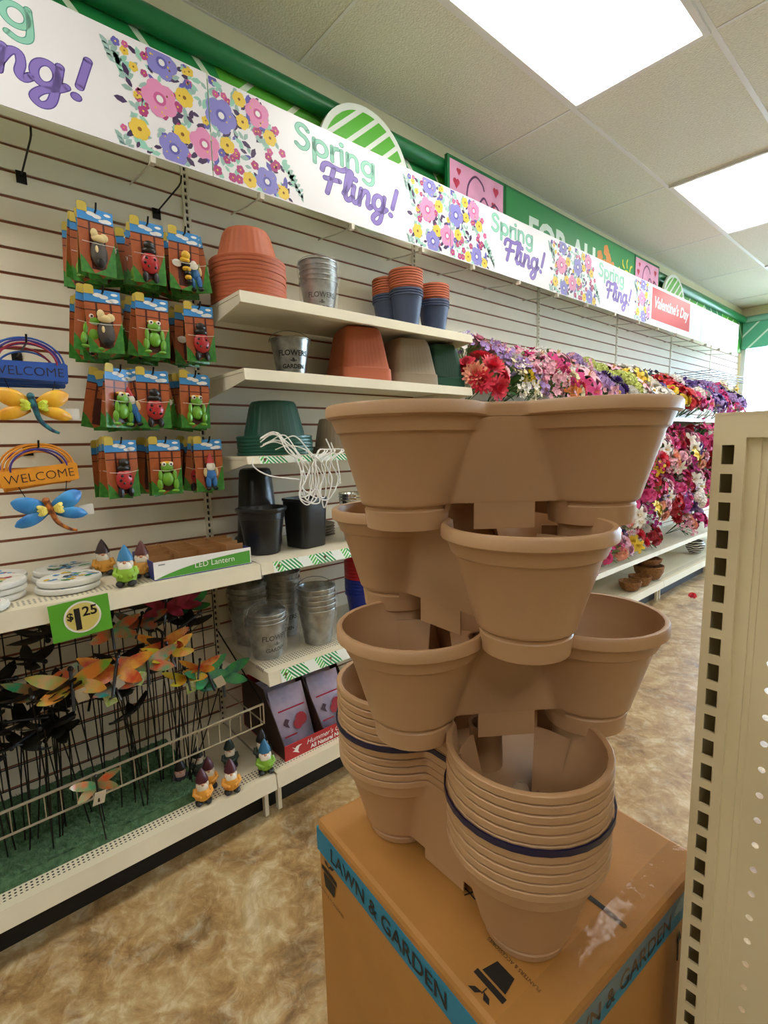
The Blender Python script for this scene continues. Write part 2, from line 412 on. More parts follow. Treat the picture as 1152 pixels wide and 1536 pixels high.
def leaf(mb, u, v, l, w, a, col, M, z=.0005, clip=None):
    pts = [(0, 0), (l*.35, w), (l*.75, w*.75), (l, 0), (l*.75, -w*.75), (l*.35, -w)]
    pts = [(u+x*cos(a)-y*sin(a), v+x*sin(a)+y*cos(a)) for x, y in pts]
    if clip: pts = [(min(max(p[0], clip[0]), clip[1]), min(max(p[1], clip[2]), clip[3])) for p in pts]
    mb.add([(x, y, z) for x, y in pts], [tuple(range(6))], col, M)
BIG = [(-.146, .288, .040, 1), (-.16, .178, .046, 0), (-.08, .213, .026, 2), (-.229, .066, .028, 2), (-.125, .044, .040, 1), (-.095, .098, .026, 2), (-.022, .093, .042, 0),
       (.04, .206, .046, 1), (.18, .264, .040, 0), (.225, .20, .024, 2), (.119, .215, .022, 2), (.056, .118, .024, 2), (.205, .045, .040, 1), (.272, .026, .022, 2), (.135, .03, .024, 2), (.11, .285, .022, 2)]
def cluster(mb, side, M):
    """half of the printed posy, on one side of the joint"""
    rnd = random.Random(5)
    clip = (-.33, 0, .004, .316) if side < 0 else (0, .36, .004, .316)
    inb = lambda u: (clip[0] < u < clip[1])
    for k in range(300):
        u = rnd.uniform(-.30, .31); v = rnd.uniform(.01, .31); a = rnd.uniform(0, 6.28); c = rnd.choice([4, 4, 5, 5, 6, 6, 9]); l = rnd.uniform(.022, .042)
        if u < 0: lim = -.30+.13*abs(v-.16)/.16*.6
        else: lim = .31-.2*max(0, v-.1)/.2*.5
        if (u < 0 and u < lim) or (u > 0 and u > lim): continue
        if inb(u): leaf(mb, u, v, l, l*.24, a, c, M, .0004+.000001*k, clip)
    for k in range(90):
        u = rnd.uniform(-.28, .28); v = rnd.uniform(.012, .305); c = rnd.choice([3, 3, 8, 2, 9])
        if inb(u): flower(mb, u, v, rnd.uniform(.010, .017), c, 2 if c != 2 else 7, M, 5, .00062, clip=clip, rot=rnd.uniform(0, 6))
    for i, (x, y, n_) in enumerate(((-.30, .27, 4), (-.27, .24, 4), (.30, .09, 5), (.27, .13, 4), (-.28, .02, 3))):
        for j in range(n_):
            for s_ in (-1, 1):
                if inb(x): leaf(mb, x+.012*j*(1 if x > 0 else .4), y-.014*j, .03, .0075, (.6*s_ if x > 0 else 1.6+.8*s_), 5 if i % 2 else 6, M, .0005, clip)
    for i, (u, v, r, c) in enumerate(BIG):
        if inb(u) or abs(u) < r: flower(mb, u, v, r*(1.12 if c == 2 else 1.2), c, 7 if c == 2 else 10, M, 6 if c == 2 else 5, .0008, inner={0: 8, 1: 9, 2: None}[c], clip=clip, rot=i*.7)
ban_white = P('white banner board', '#f3f1f4', .35)
LP = MB().box(-.003, 0, 0, BAY-.004, 0, .32).mesh('board', ban_white, smooth=False)
mb = MB(); cluster(mb, 1, FX); FP1 = mb.mesh('floral_print', FCOL, smooth=False)
mb = MB(); cluster(mb, -1, TR(0, BAY-.004, 0) @ FX); FP2 = mb.mesh('floral_print', FCOL, smooth=False)
mb = MB()
letters(mb, SPRING, TR(0, .335, .212) @ FX @ Matrix.Diagonal((.071, .0555, .0555, 1)), .22, 0, 1)
LT1 = mb.mesh('lettering', [mint_o, mint], smooth=False)
mb = letters(MB(), FLING, TR(0, .44, .085) @ FX @ Matrix.Diagonal((.092, .072, .078, 1)), .21, 0, 1, .12)
LT2 = mb.mesh('lettering', [pur_o, pur], smooth=False)
bk = MB(); bk.tube([(-.26, 0, .015), (-.12, 0, -.004), (-.012, 0, -.012)], .003, 6); bk.box(-.02, .004, -.008, .008, -.022, .0)
BK = bk.mesh('bracket', P('clear plastic bracket', '#d9d3c2', .3), smooth=False)
words = {-2: 'behind the shopper', -1: 'above the carded figurines and welcome signs', 0: 'above the shelves of flower pots', 1: 'above the near end of the silk flowers', 2: 'beside the red valentine banner'}
for k in (-1, 0, 1, 2):
    t = thing('banner', 'long white spring banner with floral clusters '+words[k], 'banner', (.263, GY0+BAY*k+.002, 2.30))
    inst('board', LP, t); inst('floral_print', FP1, t); inst('floral_print', FP2, t); inst('lettering', LT1, t); inst('lettering', LT2, t)
    for y in (.18, .60, 1.02): inst('bracket', BK, t, (0, y, 0))
redp = P('red banner print', '#c8343c', .4)
for k, (lb, wd) in {3: ('white banner with red panel reading Valentine s Day along the rack', True), 4: ('plain pale banner board between the valentine banner and the window', False)}.items():
    t = thing('banner', lb, 'banner', (.263, GY0+BAY*k+.002, 2.30))
    inst('board', LP, t)
    for y in (.18, .60, 1.02): inst('bracket', BK, t, (0, y, 0))
    if wd:
        MB().add([(0, .03, .05), (0, .9, .05), (0, .9, .30), (0, .03, .30)], [(0, 1, 2, 3)], 0, TR(.0006, 0, 0)).build('red_panel', redp, t, smooth=False)
        put_text(MB(), "Valentine's Day", .125, TR(.0012, .46, .15) @ FX, shear=.25, bold=.003).build('lettering', white, t, smooth=False)

# wall signs above the banners
grn_l, grn_d = P('leaf green print', '#57b52c', .4), P('deep green print', '#178a48', .4)
rim_w = P('white sign edge', '#e9efe4', .45)
def round_sign(y, label):
    t = thing('round_sign', label, 'sign', (.115, y, 2.63))
    MB().prism(circ_pts(0, 0, .27, .27, 48), -.02, 0, 0, FX).build('backing', rim_w, t, smooth=False)
    mb = MB(); r = .243; a = rad(50)
    for i in range(-6, 6):
        s0, s1 = i*.068+.006, i*.068+.054
        s0, s1 = max(s0, -r+.001), min(s1, r-.001)
        if s1 <= s0: continue
        pts = []
        for s in [s0+(s1-s0)*j/5 for j in range(6)]: pts.append((s, sqrt(r*r-s*s)))
        for s in [s1-(s1-s0)*j/5 for j in range(6)]: pts.append((s, -sqrt(r*r-s*s)))
        pts = [(x*cos(-a)-y_*sin(-a), x*sin(-a)+y_*cos(-a)) for x, y_ in pts]
        mb.add([(x, y_, .0008) for x, y_ in pts], [tuple(range(len(pts)))], 1 if i == 3 else 0, FX)
    mb.build('stripe', [grn_l, grn_d], t, smooth=False)
round_sign(1.60, 'round green striped sign with white edge above the pot shelves')
round_sign(5.36, 'round green striped sign with white edge next to the window end')
pink = P('pink poster print', '#e5a3c4', .45, vary=.08, vscale=9); plum = P('plum line print', '#5b2f55'); redh = P('red heart print', '#c3314e')
def pink_panel(y0, label):
    t = thing('poster', label, 'poster', (.108, y0, 2.45))
    MB().box(-.02, 0, 0, .51, 0, .45).build('backing', pipe_g, t, smooth=False)
    mb = MB().box(0, .001, .018, .492, .018, .432)
    for u, v, r in ((.07, .33, .02), (.09, .39, .014), (.42, .38, .02), (.40, .30, .015)):
        dot(mb, (u-r*.6, v), r*.75, .0018, 1, FX); dot(mb, (u+r*.6, v), r*.75, .0018, 1, FX)
        mb.add([(u-r*1.25, v-r*.3, .0019), (u, v-r*1.9, .0019), (u+r*1.25, v-r*.3, .0019)], [(0, 1, 2)], 1, FX)
    stroke(mb, [(.15, .22), (.17, .34), (.23, .40), (.29, .38), (.31, .35)], .012, .002, 2, FX)
    stroke(mb, [(.26, .26), (.31, .31), (.36, .27), (.41, .30), (.45, .27), (.41, .22), (.35, .24)], .012, .002, 2, FX)
    stroke(mb, [(.24, .20), (.30, .26), (.36, .21)], .008, .002, 2, FX)
    mb.build('artwork', [pink, redh, plum], t, smooth=False)
pink_panel(2.16, 'pink poster with red hearts and curls, before the white capital letters')
pink_panel(4.49, 'pink poster with red hearts and curls beside the yellow sun drawing')
t = thing('lettered_sign', 'long green wall sign with white capital letters and an orange flower and sun drawing', 'sign', (.108, 2.675, 2.45))
MB().box(-.02, 0, 0, 1.81, 0, .45).build('backing', pipe_g, t, smooth=False)
MB().box(0, .001, .01, 1.80, .015, .435).build('face', P('sign green', '#2a8f4d', .4), t, smooth=False)
put_text(MB(), 'FOR ALL', .25, TR(.002, .72, .16) @ FX, bold=.009).build('lettering', P('pale sign lettering', '#dff2e4', .5), t, smooth=False)
mb = MB()
for u, v in ((1.2, .30), (1.27, .25), (1.34, .31), (1.41, .26), (1.30, .36)): flower(mb, u, v, .045, 0, 0, FX, 5, .002)
mb.build('drawing', P('orange print', '#d98a3c'), t, smooth=False)
mb = MB()
c_ = (1.66, .22); stroke(mb, circ_pts(*c_, .06, .06, 10), .018, .003, 0, FX, True, 3); stroke(mb, circ_pts(*c_, .025, .025, 8), .014, .003, 0, FX, True, 3)
for i in range(7):
    a = rad(-20+35*i); stroke(mb, [(c_[0]+.09*cos(a), c_[1]+.09*sin(a)), (c_[0]+.125*cos(a+.1), c_[1]+.125*sin(a+.1)), (c_[0]+.15*cos(a), c_[1]+.15*sin(a))], .016, .003, 0, FX)
mb.build('sun_drawing', P('sun yellow print', '#e9dd4a'), t, smooth=False)

# ------------------------------------------------------------------ shelves
strip_m = hatch_mat('shelf strip print', 1, 2, .075, 62, light='#4fbf52', dark='#2a9a56', white='#f0f5ef', thr=.55, gap=.30)
perf_b = perf_mat('perforated cream deck', '#ddd3b8', .40, .445)
perf_s = perf_mat('perforated cream shelf', '#ddd3b8', .355, .415)
def shelf(y0, y1, z, depth, label, lip=.038, strip=False, perf=None, name='shelf', group=None):
    t = thing(name, label, 'shelf', (0, y0, z), 0, group); w = y1-y0
    MB().box(.008, depth-.003, .004, w-.004, -.012, 0).build('deck', perf or cream, t, smooth=False)
    MB().add([(depth-.003, .002, 0), (depth+.004, .002, -lip), (depth-.012, .002, -lip), (depth-.012, .002, -.0125), (depth-.003, w-.002, 0), (depth+.004, w-.002, -lip), (depth-.012, w-.002, -lip), (depth-.012, w-.002, -.0125)],
             [(0, 1, 5, 4), (1, 2, 6, 5), (2, 3, 7, 6), (3, 0, 4, 7), (0, 3, 2, 1), (4, 5, 6, 7)]).build('lip', cream, t, smooth=False, bevel=.002)
    for y in (.006, w-.010):
        MB().prism([(.006, -.0125), (depth-.013, -.0125), (depth-.013, -lip), (.03, -.085), (.006, -.085)], y, y+.004, 0, Matrix(((1, 0, 0, 0), (0, 0, 1, 0), (0, 1, 0, 0), (0, 0, 0, 1)))).build('bracket', cream, t, smooth=False)
    if strip:
        a = rad(5)
        sm = MB().add([(depth-.0015, .05, -.002), (depth+.0055, .05, -lip+.001), (depth+.0055, w-.02, -lip+.001), (depth-.0015, w-.02, -.002)], [(0, 1, 2, 3)])
        sm.build('label_strip', strip_m, t, smooth=False)
        mk = MB()
        for k in range(6):
            yy = .07+k*.2
            dot(mk, (yy, -lip*.42), .006, depth+.0045, 0, FX); mk.add([(yy-.002, -lip*.75, depth+.0055), (yy+.002, -lip*.75, depth+.0055), (yy, -lip*.4, depth+.0055)], [(0, 1, 2)], 0, FX)
        mk.build('logo_mark', P('brown mark', '#6b5233'), t, smooth=False)
    return t
YA, YB, YC = GY0-BAY, GY0, GY0+BAY
shelf(YB, YC, 1.897, .405, 'cream steel shelf holding the terracotta bowls and navy pots', lip=.04)
shelf(YB, YC, 1.643, .405, 'cream steel shelf holding the square planters and printed flower bucket', lip=.04)
shelf(YB, YC, 1.341, .385, 'cream shelf with green striped strip under the dark green bowls', lip=.028, strip=True)
shelf(YB, YC, .965, .445, 'cream shelf with green striped strip under the black pots', lip=.042, strip=True)
shelf(YA, YB, .965, .45, 'white fronted shelf with stepping stones and the lantern tray', lip=.052, perf=perf_s)
shelf(YA-BAY, YA, .965, .45, 'white fronted shelf behind the shopper beyond the stepping stones', lip=.052)
shelf(YB, YC, .558, .455, 'perforated cream shelf with green striped strip under the wrapped buckets', lip=.05, strip=True, perf=perf_s)
blackm = P('black kick plate', '#14110e', .6)
def base(y0, y1, label):
    t = shelf(y0, y1, .175, .478, label, lip=.057, perf=perf_b, name='base_deck')
    for c in list(t.children):
        if c.name.startswith('bracket'): bpy.data.objects.remove(c)
    MB().box(.38, .40, .004, y1-y0-.004, -.175, -.0125).build('kick_plate', blackm, t, smooth=False)
    for y in (.02, y1-y0-.035): MB().box(.42, .44, y, y+.015, -.175, -.0125).build('foot', cream, t, smooth=False)
base(YA-BAY, YA, 'cream perforated base deck behind the shopper'); base(YA, YB, 'cream perforated base deck under the green turf and gnomes'); base(YB, YC, 'cream perforated base deck under the nectar display')
fl_words = ['closest to the pot shelves', 'second along from the pot shelves', 'third along from the pot shelves', 'at the window end']
for k in range(4):
    y0 = YC+BAY*k
    base(y0, y0+BAY, 'cream base deck of the silk flower rack '+fl_words[k])
    for j, (z, d) in enumerate(((.43, .43), (.82, .40), (1.2, .37), (1.55, .37))):
        shelf(y0, y0+BAY, z, d, 'cream flower shelf, %s, in the rack section %s' % (('lowest shelf', 'second shelf up', 'third shelf up', 'top shelf')[j], fl_words[k]), lip=.035)

# ------------------------------------------------------------------ stackable planters on the cardboard box
PA, PR_, PH = .1087, .075, .110
def outline(r, w, z, Rf=.012):
    """three pots joined by flat webs at distance w from the axis, with small concave fillets"""
    s3 = PA*sqrt(3)/2; c6 = PA*.5; h = pi/3
    q = w+Rf; lat = sqrt((r+Rf)**2-(q-c6)**2); s = s3-lat
    ux, uy = cos(h), sin(h); tx, ty = sin(h), -cos(h)          # bisector and the tangent towards the pot on the x axis
    F = Vector((ux*q+tx*s, uy*q+ty*s)); d = (F-Vector((PA, 0))).normalized(); beta = math.atan2(d.y, d.x)
    base = []
    for i in range(23):
        t = -beta+2*beta*i/22; base.append((PA+r*cos(t), r*sin(t)))
    a0 = math.atan2(-d.y, -d.x); a1 = h+pi
    while a0 < 0: a0 += 2*pi
    fil = [(F.x+Rf*cos(a0+(a1-a0)*i/4), F.y+Rf*sin(a0+(a1-a0)*i/4)) for i in range(1, 5)]
    mir = []
    for x, y in fil[::-1]:
        a_ = x*ux+y*uy; b_ = x*tx+y*ty; mir.append((ux*a_-tx*b_, uy*a_-ty*b_))
    base += fil+mir
    pts = []
    for k in range(3):
        A = 2*pi*k/3
        pts += [(x*cos(A)-y*sin(A), x*sin(A)+y*cos(A)) for x, y in base]
    return [(x, y, z) for x, y in pts]
def RZ0(a): return Matrix.Rotation(a, 4, 'Z')
def pw(r): return .0745+(r-.042)/(.075-.042)*.005
plast = P('tan planter plastic', '#ba946d', .42, vary=.02, vscale=4, bump=.05, bscale=700)
def planter_meshes(rimh, ridge=True, skirt=0.):
    body = MB()
    prof = [(.0448, .0140), (.0462, .0155), (.0466, .018)]
    for k in range(3):
        fz = -.010 if skirt < 0 else 0.
        body.lathe([(.0385, fz), (.0408, fz+.001), (.0428, .0085), (.0418, .0098), (.0418, .0118), (.0448, .0138)], 32, (PA*cos(2*pi*k/3), PA*sin(2*pi*k/3), 0), cap0=True)
    prof += [(.0655, .0815), (.0662, .0825), (.0688, .0840), (.0735, PH-rimh)] if ridge else [(.0735, PH-rimh)]
    body.rings([outline(r, pw(r), z) for r, z in prof], cap0=True)
    inn = [(.0738, PH-.001), (.0712, .088), (.0668, .083), (.0452, .018), (.0445, .0150)]
    body.rings([outline(r-.0018, pw(r)-.0018, z) for r, z in inn][::-1], cap0=True)
    for k in range(3):                                   # web panels run on below the pots' shoulder, leaving a notch on either side
        A = pi/3+2*pi*k/3; wv = pw(.0448); hw = .030
        body.box(wv-.0022, wv-.0002, -hw, hw, skirt, .0150, 0, RZ0(A))
    rim = MB()
    rp = [(.0737, PH-rimh), (.0768, PH-rimh+.0004), (.0785, PH-rimh+.002), (.0785, PH-.003), (.0768, PH-.0004), (.0748, PH), (.0725, PH-.0008), (.0717, PH-.003)]
    if rimh < .01: rp = [(.0737, PH-rimh), (.0776, PH-rimh+.0001), (.0783, PH-rimh+.0007), (.0785, PH-.0012), (.0778, PH-.0003), (.0748, PH), (.0725, PH-.0008), (.0717, PH-.003)]
    rim.rings([outline(r, pw(r), z) for r, z in rp])
    div = MB()
    for k in range(3):
        A = 2*pi*k/3
        for sg in (-1, 1):
            R0 = []
            for z, r in ((.004, .042), (PH-.022, .066)):
                for dr in (0, -.0018):
                    R0.append([((PA+(r+dr)*cos(sg*t))*cos(A)-(r+dr)*sin(sg*t)*sin(A), (PA+(r+dr)*cos(sg*t))*sin(A)+(r+dr)*sin(sg*t)*cos(A), z) for t in [rad(112+7*i) for i in range(6)]])
            div.rings([R0[0], R0[2], R0[3], R0[1], R0[0]], close=False)
    div.lathe([(.021, .004), (.019, .062), (.0205, .066), (.0165, .066), (.0165, .03), (.018, .008)], 20)
    return body, rim, div
def planter(label, rz, z, meshes, divider=True, group=None):
    t = thing('stackable_planter', label, 'planter', (1.684, .4508, z), rz, group)
    inst('body', meshes[0], t); inst('rim', meshes[1], t)
    if divider: inst('divider', meshes[2], t)
    return t
b_, r_, d_ = planter_meshes(.0135, True, -.012); single = (b_.mesh('body', plast), r_.mesh('rim', plast), d_.mesh('divider', plast))
b_, r_, d_ = planter_meshes(.0081, True, .001); nest = (b_.mesh('body', plast), r_.mesh('rim', plast), d_.mesh('divider', plast))
ZBOX = .880
planter('tan three pot stackable planter at the very top of the tower', rad(-99), 1.408-PH, single)
planter('tan three pot planter second from the top of the tower', rad(-33), 1.297-PH, single)
planter('tan three pot planter third from the top, resting on the nested pile', rad(-96), 1.189-PH, single)
n_nest = 11; pit = (1.0815-PH-ZBOX-.0005)/(n_nest-1)
for i in range(n_nest):
    lb = ('open tan planter topmost of the strapped nested pile' if i == n_nest-1 else 'bottom tan planter of the nested pile, its tapered pots standing on the box' if i == 0
          else 'tan planter nested in the strapped pile, only its rim showing')
    planter(lb, rad(-31+(.15 if i % 2 else -.15)), ZBOX+.0005+pit*i, nest, divider=(i == n_nest-1), group='nested tan planters')
st = MB(); o1 = outline(.0812, pw(.0812)+.0012, 0)
st.rings([[(x, y, -.003) for x, y, z in o1], [(x, y, .003) for x, y, z in o1]])
o2 = outline(.0796, pw(.0796), 0); st.rings([[(x, y, .003) for x, y, z in o1], [(x, y, .003) for x, y, z in o2]]); st.rings([[(x, y, -.003) for x, y, z in o2], [(x, y, -.003) for x, y, z in o1]])
so = st.build('strap', P('navy plastic strap', '#14143a', .3)); so.location = (1.684, .4508, 1.0315); so.rotation_euler = (0, 0, rad(-31))
tag(so, 'dark navy strap around the nested tan planters', 'strap')
# clear wrap lying in the topmost nested pot
film = P('clear plastic film', '#f6f7f8', .08, alpha=.13, bump=.8, bscale=45)
w = MB(); G = 16
vs = [(.036*(i/G-.5)*2, .036*(j/G-.5)*2, .004*sin(i*1.1+j*.4)+.004*cos(j*1.3-i*.5)+.003*sin(i*2.3-j*1.9)) for j in range(G+1) for i in range(G+1)]
w.add(vs, [(j*(G+1)+i, j*(G+1)+i+1, (j+1)*(G+1)+i+1, (j+1)*(G+1)+i) for j in range(G) for i in range(G)])
wo = w.build('plastic_wrap', P('milky plastic film', '#d9cdb8', .15, alpha=.3)); wo.location = (1.684+PA*cos(rad(-31)), .4508+PA*sin(rad(-31)), 1.0)
tag(wo, 'crumpled clear plastic film inside the open planter of the strapped pile', 'plastic wrap')

# cardboard box
card = P('brown corrugated cardboard', '#ab7838', .62, vary=.05, vscale=14, bump=.06, bscale=300)
BXW, BXD = .340, .330
t = thing('cardboard_box', 'tall brown lawn and garden carton with a blue band under the planters', 'cardboard box', (1.508, .318, 0), rad(-4.5))
MB().box(0, BXW, 0, BXD, 0, ZBOX).build('body', card, t, smooth=False, bevel=.006)
blue = P('teal blue box print', '#13799a', .55)
e = .0006
MB().box(-e, BXW+e, -e, BXD+e, ZBOX-.046, ZBOX-.013).build('blue_band', blue, t, smooth=False)
lt = MB(); put_text(lt, 'LAWN & GARDEN', .0265, TR(.035, -.0012, ZBOX-.0385) @ FY, align='LEFT', bold=.0003); lt.build('lettering', ink, t, smooth=False)
lt = MB(); put_text(lt, 'LAWN & GARDEN', .0265, TR(BXW+.0012, .03, ZBOX-.0385) @ FX, align='LEFT', bold=.0003); lt.build('lettering', ink, t, smooth=False)
def pot_icon(mb, M, s=1.):
    k = lambda pts: [(x*s, y*s) for x, y in pts]
    mb.poly(k([(-.014, 0), (.014, 0), (.019, .024), (-.019, .024)]), 0, 0, M)
    mb.poly(k([(-.024, .027), (.024, .027), (.024, .035), (-.024, .035)]), 0, 0, M)
    mb.poly(k([(-.0008, .036), (.0008, .036), (.0008, .046), (-.0008, .046)]), 0, 0, M)
    mb.poly(k([(0, .044), (.006, .052), (.017, .053), (.011, .046)]), 0, 0, M); mb.poly(k([(0, .042), (-.006, .050), (-.015, .049), (-.010, .043)]), 0, 0, M)
mb = MB(); UPD = TR(.2815, .046, ZBOX+.0006) @ Matrix.Rotation(pi, 4, 'Z')
pot_icon(mb, UPD, .72); put_text(mb, 'PLANTERS & ACCESSORIES', .0052, UPD @ TR(.0, -.0115, 0)); mb.build('pot_print', ink, t, smooth=False)
mb = MB(); M_ = TR(.03, -.0012, ZBOX-.088) @ FY; pot_icon(mb, M_, .8); put_text(mb, 'PLANTERS & ACCESSORIES', .0055, M_ @ TR(0, -.012, 0)); mb.build('pot_print', ink, t, smooth=False)
mb = MB(); stroke(mb, [(.196, .078), (.204, .078), (.213, .077)], .0018, ZBOX+.0006, 0, None); stroke(mb, [(.203, .072), (.205, .079), (.206, .085)], .0018, ZBOX+.0006, 0, None); mb.build('pen_cross', ink, t, smooth=False)
mb = MB(); stroke(mb, [(.283, .176), (.303, .176), (.326, .174)], .006, ZBOX+.0008, 0, None); mb.build('marker_stroke', ink, t, smooth=False)
mb = MB()
for y in (.27, .295):
    mb.box(BXW+.0005, BXW+.001, y-.0012, y+.0012, ZBOX-.095, ZBOX-.068)
    mb.add([(BXW+.001, y-.006, ZBOX-.070), (BXW+.001, y+.006, ZBOX-.070), (BXW+.001, y, ZBOX-.056)], [(0, 1, 2)])
mb.build('arrow_print', ink, t, smooth=False)
tape = P('clear glossy packing tape', '#c8924e', .05, alpha=.22, coat=.6, bump=.9, bscale=26)
def tape_sheet(name, y0, y1):
    mb = MB(); rnd = random.Random(9); R0 = []
    path = [(BXW-.036, ZBOX), (BXW-.030, ZBOX), (BXW-.022, ZBOX), (BXW-.012, ZBOX), (BXW-.003, ZBOX-.0015), (BXW, ZBOX-.006), (BXW, ZBOX-.016), (BXW, ZBOX-.03)]
    for j in range(24):
        y = y0+(y1-y0)*j/23; R0.append([])
        for x, z in path:
            k = rnd.uniform(.0009, .0024); R0[-1].append((x+(k if z < ZBOX else 0), y, z+(k if z >= ZBOX-.002 else 0)))
    mb.rings(R0, close=False); mb.build(name, tape, t)
tape_sheet('tape', .004, BXD-.004)

# ------------------------------------------------------------------ gondola end with slotted upright and pegboard
GX, GYP, GZ = 1.8835, .518, 1.391
t = thing('gondola_end', 'cream steel gondola end with slotted upright post and pegboard panel', 'store fixture', (GX, GYP, 0))
post_c = P('aged cream steel', '#e6dab4', .42, vary=.05, vscale=5)
mb = MB(); mb.box(0, .0068, 0, .003, 0, GZ-.002).box(.0165, .0245, 0, .003, 0, GZ-.002)
z = GZ-.0367
k = 0
mb.box(.0068, .0165, 0, .003, z+.0085, GZ-.002)
while z > .06:
    mb.box(.0068, .0165, 0, .003, z-.0254+.0085, z-.0085); z -= .0254
mb.box(.0068, .0165, 0, .003, 0, z+.0085)
mb.build('slotted_face', post_c, t, smooth=False)
MB().box(0, .0015, .003, .06, 0, GZ-.002).box(.023, .0245, .003, .06, 0, GZ-.002).box(.0015, .023, .058, .06, 0, GZ-.002).build('post_channel', post_c, t, smooth=False)
MB().box(0.0, 1.22, -.0005, .06, GZ-.002, GZ).build('top_cap', post_c, t, smooth=False)
MB().box(.0245, 1.22, 0, .003, GZ-.022, GZ-.002).build('top_rail', post_c, t, smooth=False)
MB().box(.0245, .0345, .006, .010, 0, GZ-.022).build('panel_edge', post_c, t, smooth=False)
pg = MB(); px0 = .0345; c = .0254; nx, nz = 46, 52
for j in range(nz):
    for i in range(nx):
        x, z0 = px0+c*(i+.2), GZ-.030-c*(j+1); cx, cz = x+c/2, z0+c/2
        O = [(x, z0), (cx, z0), (x+c, z0), (x+c, cz), (x+c, z0+c), (cx, z0+c), (x, z0+c), (x, cz)]
        I = [(cx+.0030*cos(rad(225+45*q)), cz+.0030*sin(rad(225+45*q))) for q in range(8)]
        pg.add([(a, .009, b) for a, b in O+I], [(q, (q+1) % 8, 8+(q+1) % 8, 8+q) for q in range(8)])
pg.box(px0, px0+c*.2, .008, .010, 0, GZ-.022).box(px0+c*.2, px0+c*(nx+.2), .008, .010, GZ-.030, GZ-.022).box(px0+c*.2, px0+c*(nx+.2), .008, .010, 0, GZ-.030-c*nz)
pg.build('pegboard', post_c, t, smooth=False)
MB().box(1.2, 1.2245, 0, .06, 0, GZ-.002).build('post', post_c, t, smooth=False)
# body of the gondola behind its end panel
t = thing('gondola_spine', 'long cream back panel of the aisle gondola behind its end', 'store fixture', (2.46, .59, 0))
MB().box(0, .05, 0, 3.2, .12, 1.36).build('back_panel', post_c, t, smooth=False)
MB().box(-.45, .5, 0, 3.2, 0, .12).build('base', post_c, t, smooth=False)

# ------------------------------------------------------------------ pots and bowls on the shelves
terra = P('terracotta plastic', '#b9623f', .55, vary=.04, vscale=10)
dgreen = P('dark green plastic', '#1f5443', .4, vary=.04, vscale=10)
taupe = P('taupe plastic', '#96866f', .5, vary=.04, vscale=10)
navy = P('navy plastic', '#3b4763', .5)
blackp = P('black gloss plastic', '#1a1c1e', .32)
galv = P('galvanised steel', '#a7a79f', .33, metal=.85, col2='#7f807c', vscale=30)
def flute(n, a): return lambda r, t, z: r*(1-a*(.5+.5*cos(n*t)))
def bowl_mesh(r, hrim, hbody, mat, n=28):
    """upside-down hanging bowl: rim at the bottom, fluted body tapering upward, open underneath"""
    b = MB(); N = 112
    fn = lambda rr, t, z: rr*(1-(.028*(.5+.5*cos(n*t)) if hrim+.012 < z < hrim+hbody-.010 else 0))
    b.lathe([(r*.80, hrim*1.0), (r*.795, hrim+.004), (r*.785, hrim+.016), (r*.64, hrim+hbody*.80), (r*.60, hrim+hbody-.010), (r*.56, hrim+hbody-.002), (r*.50, hrim+hbody)], N, fn=fn, cap1=True)
    k = b.mesh('body', mat)
    q = MB().lathe([(r*.955, .001), (r*.985, 0), (r, hrim*.25), (r, hrim*.8), (r*.98, hrim), (r*.80, hrim), (r*.80, hrim-.003), (r*.95, hrim-.003), (r*.955, .001)], 56).mesh('rim', mat)
    return k, q
def bowl_stack(name, r, hrim, hbody, mat, n, loc, top_label, mid_label, group, cat='bowl'):
    k, q = bowl_mesh(r, hrim, hbody, mat)
    for i in range(n):
        t = thing(name, top_label if i == n-1 else mid_label, cat, (loc[0]+random.uniform(-.002, .002), loc[1]+random.uniform(-.002, .002), loc[2]+i*hrim), .3*i, group)
        inst('body', k, t); inst('rim', q, t)
bowl_stack('plastic_bowl', .141, .0132, .112, terra, 12, (.2, .925, 1.898), 'upturned terracotta bowl crowning the stack on the top shelf', 'terracotta bowl rim nested below in the stack on the top shelf', 'terracotta bowls')
bowl_stack('plastic_bowl', .150, .0125, .135, dgreen, 6, (.205, 1.0, 1.342), 'upturned dark green bowl crowning its stack above the white cords', 'dark green bowl rim nested in the stack with white cords', 'dark green bowls')
bowl_stack('plastic_bowl', .098, .014, .118, taupe, 2, (.225, 1.27, 1.342), 'upturned taupe bowl beside the dark green bowls', 'taupe bowl rim under the upturned taupe bowl', 'taupe bowls')
def pot_mesh(rt, rb, h, rim, mat, lip=.004, n=32, fn=None, th=.003):
    b = MB().lathe([(rb*.9, .002), (rb, 0), (rb*1.01, .004), (rt-lip, h-rim), (rt, h-rim+.0005), (rt, h-.002), (rt-.002, h), (rt-lip-th, h), (rt-lip-th, h-rim), (rb-th, .006)], n, fn=fn, cap0=True, cap1=True)
    return b.mesh('pot', mat)
def nested(name, x, y, z, specs, group, cat='flower pot'):
    for i, (me, dz, lb) in enumerate(specs):
        tag(inst(name, me, None, (x, y, z+dz), (0, 0, random.uniform(0, 6))), lb, cat, group)
pt_t = pot_mesh(.080, .052, .165, .0095, terra, lip=.005); pt_n = pot_mesh(.080, .052, .165, .0095, navy, lip=.005)
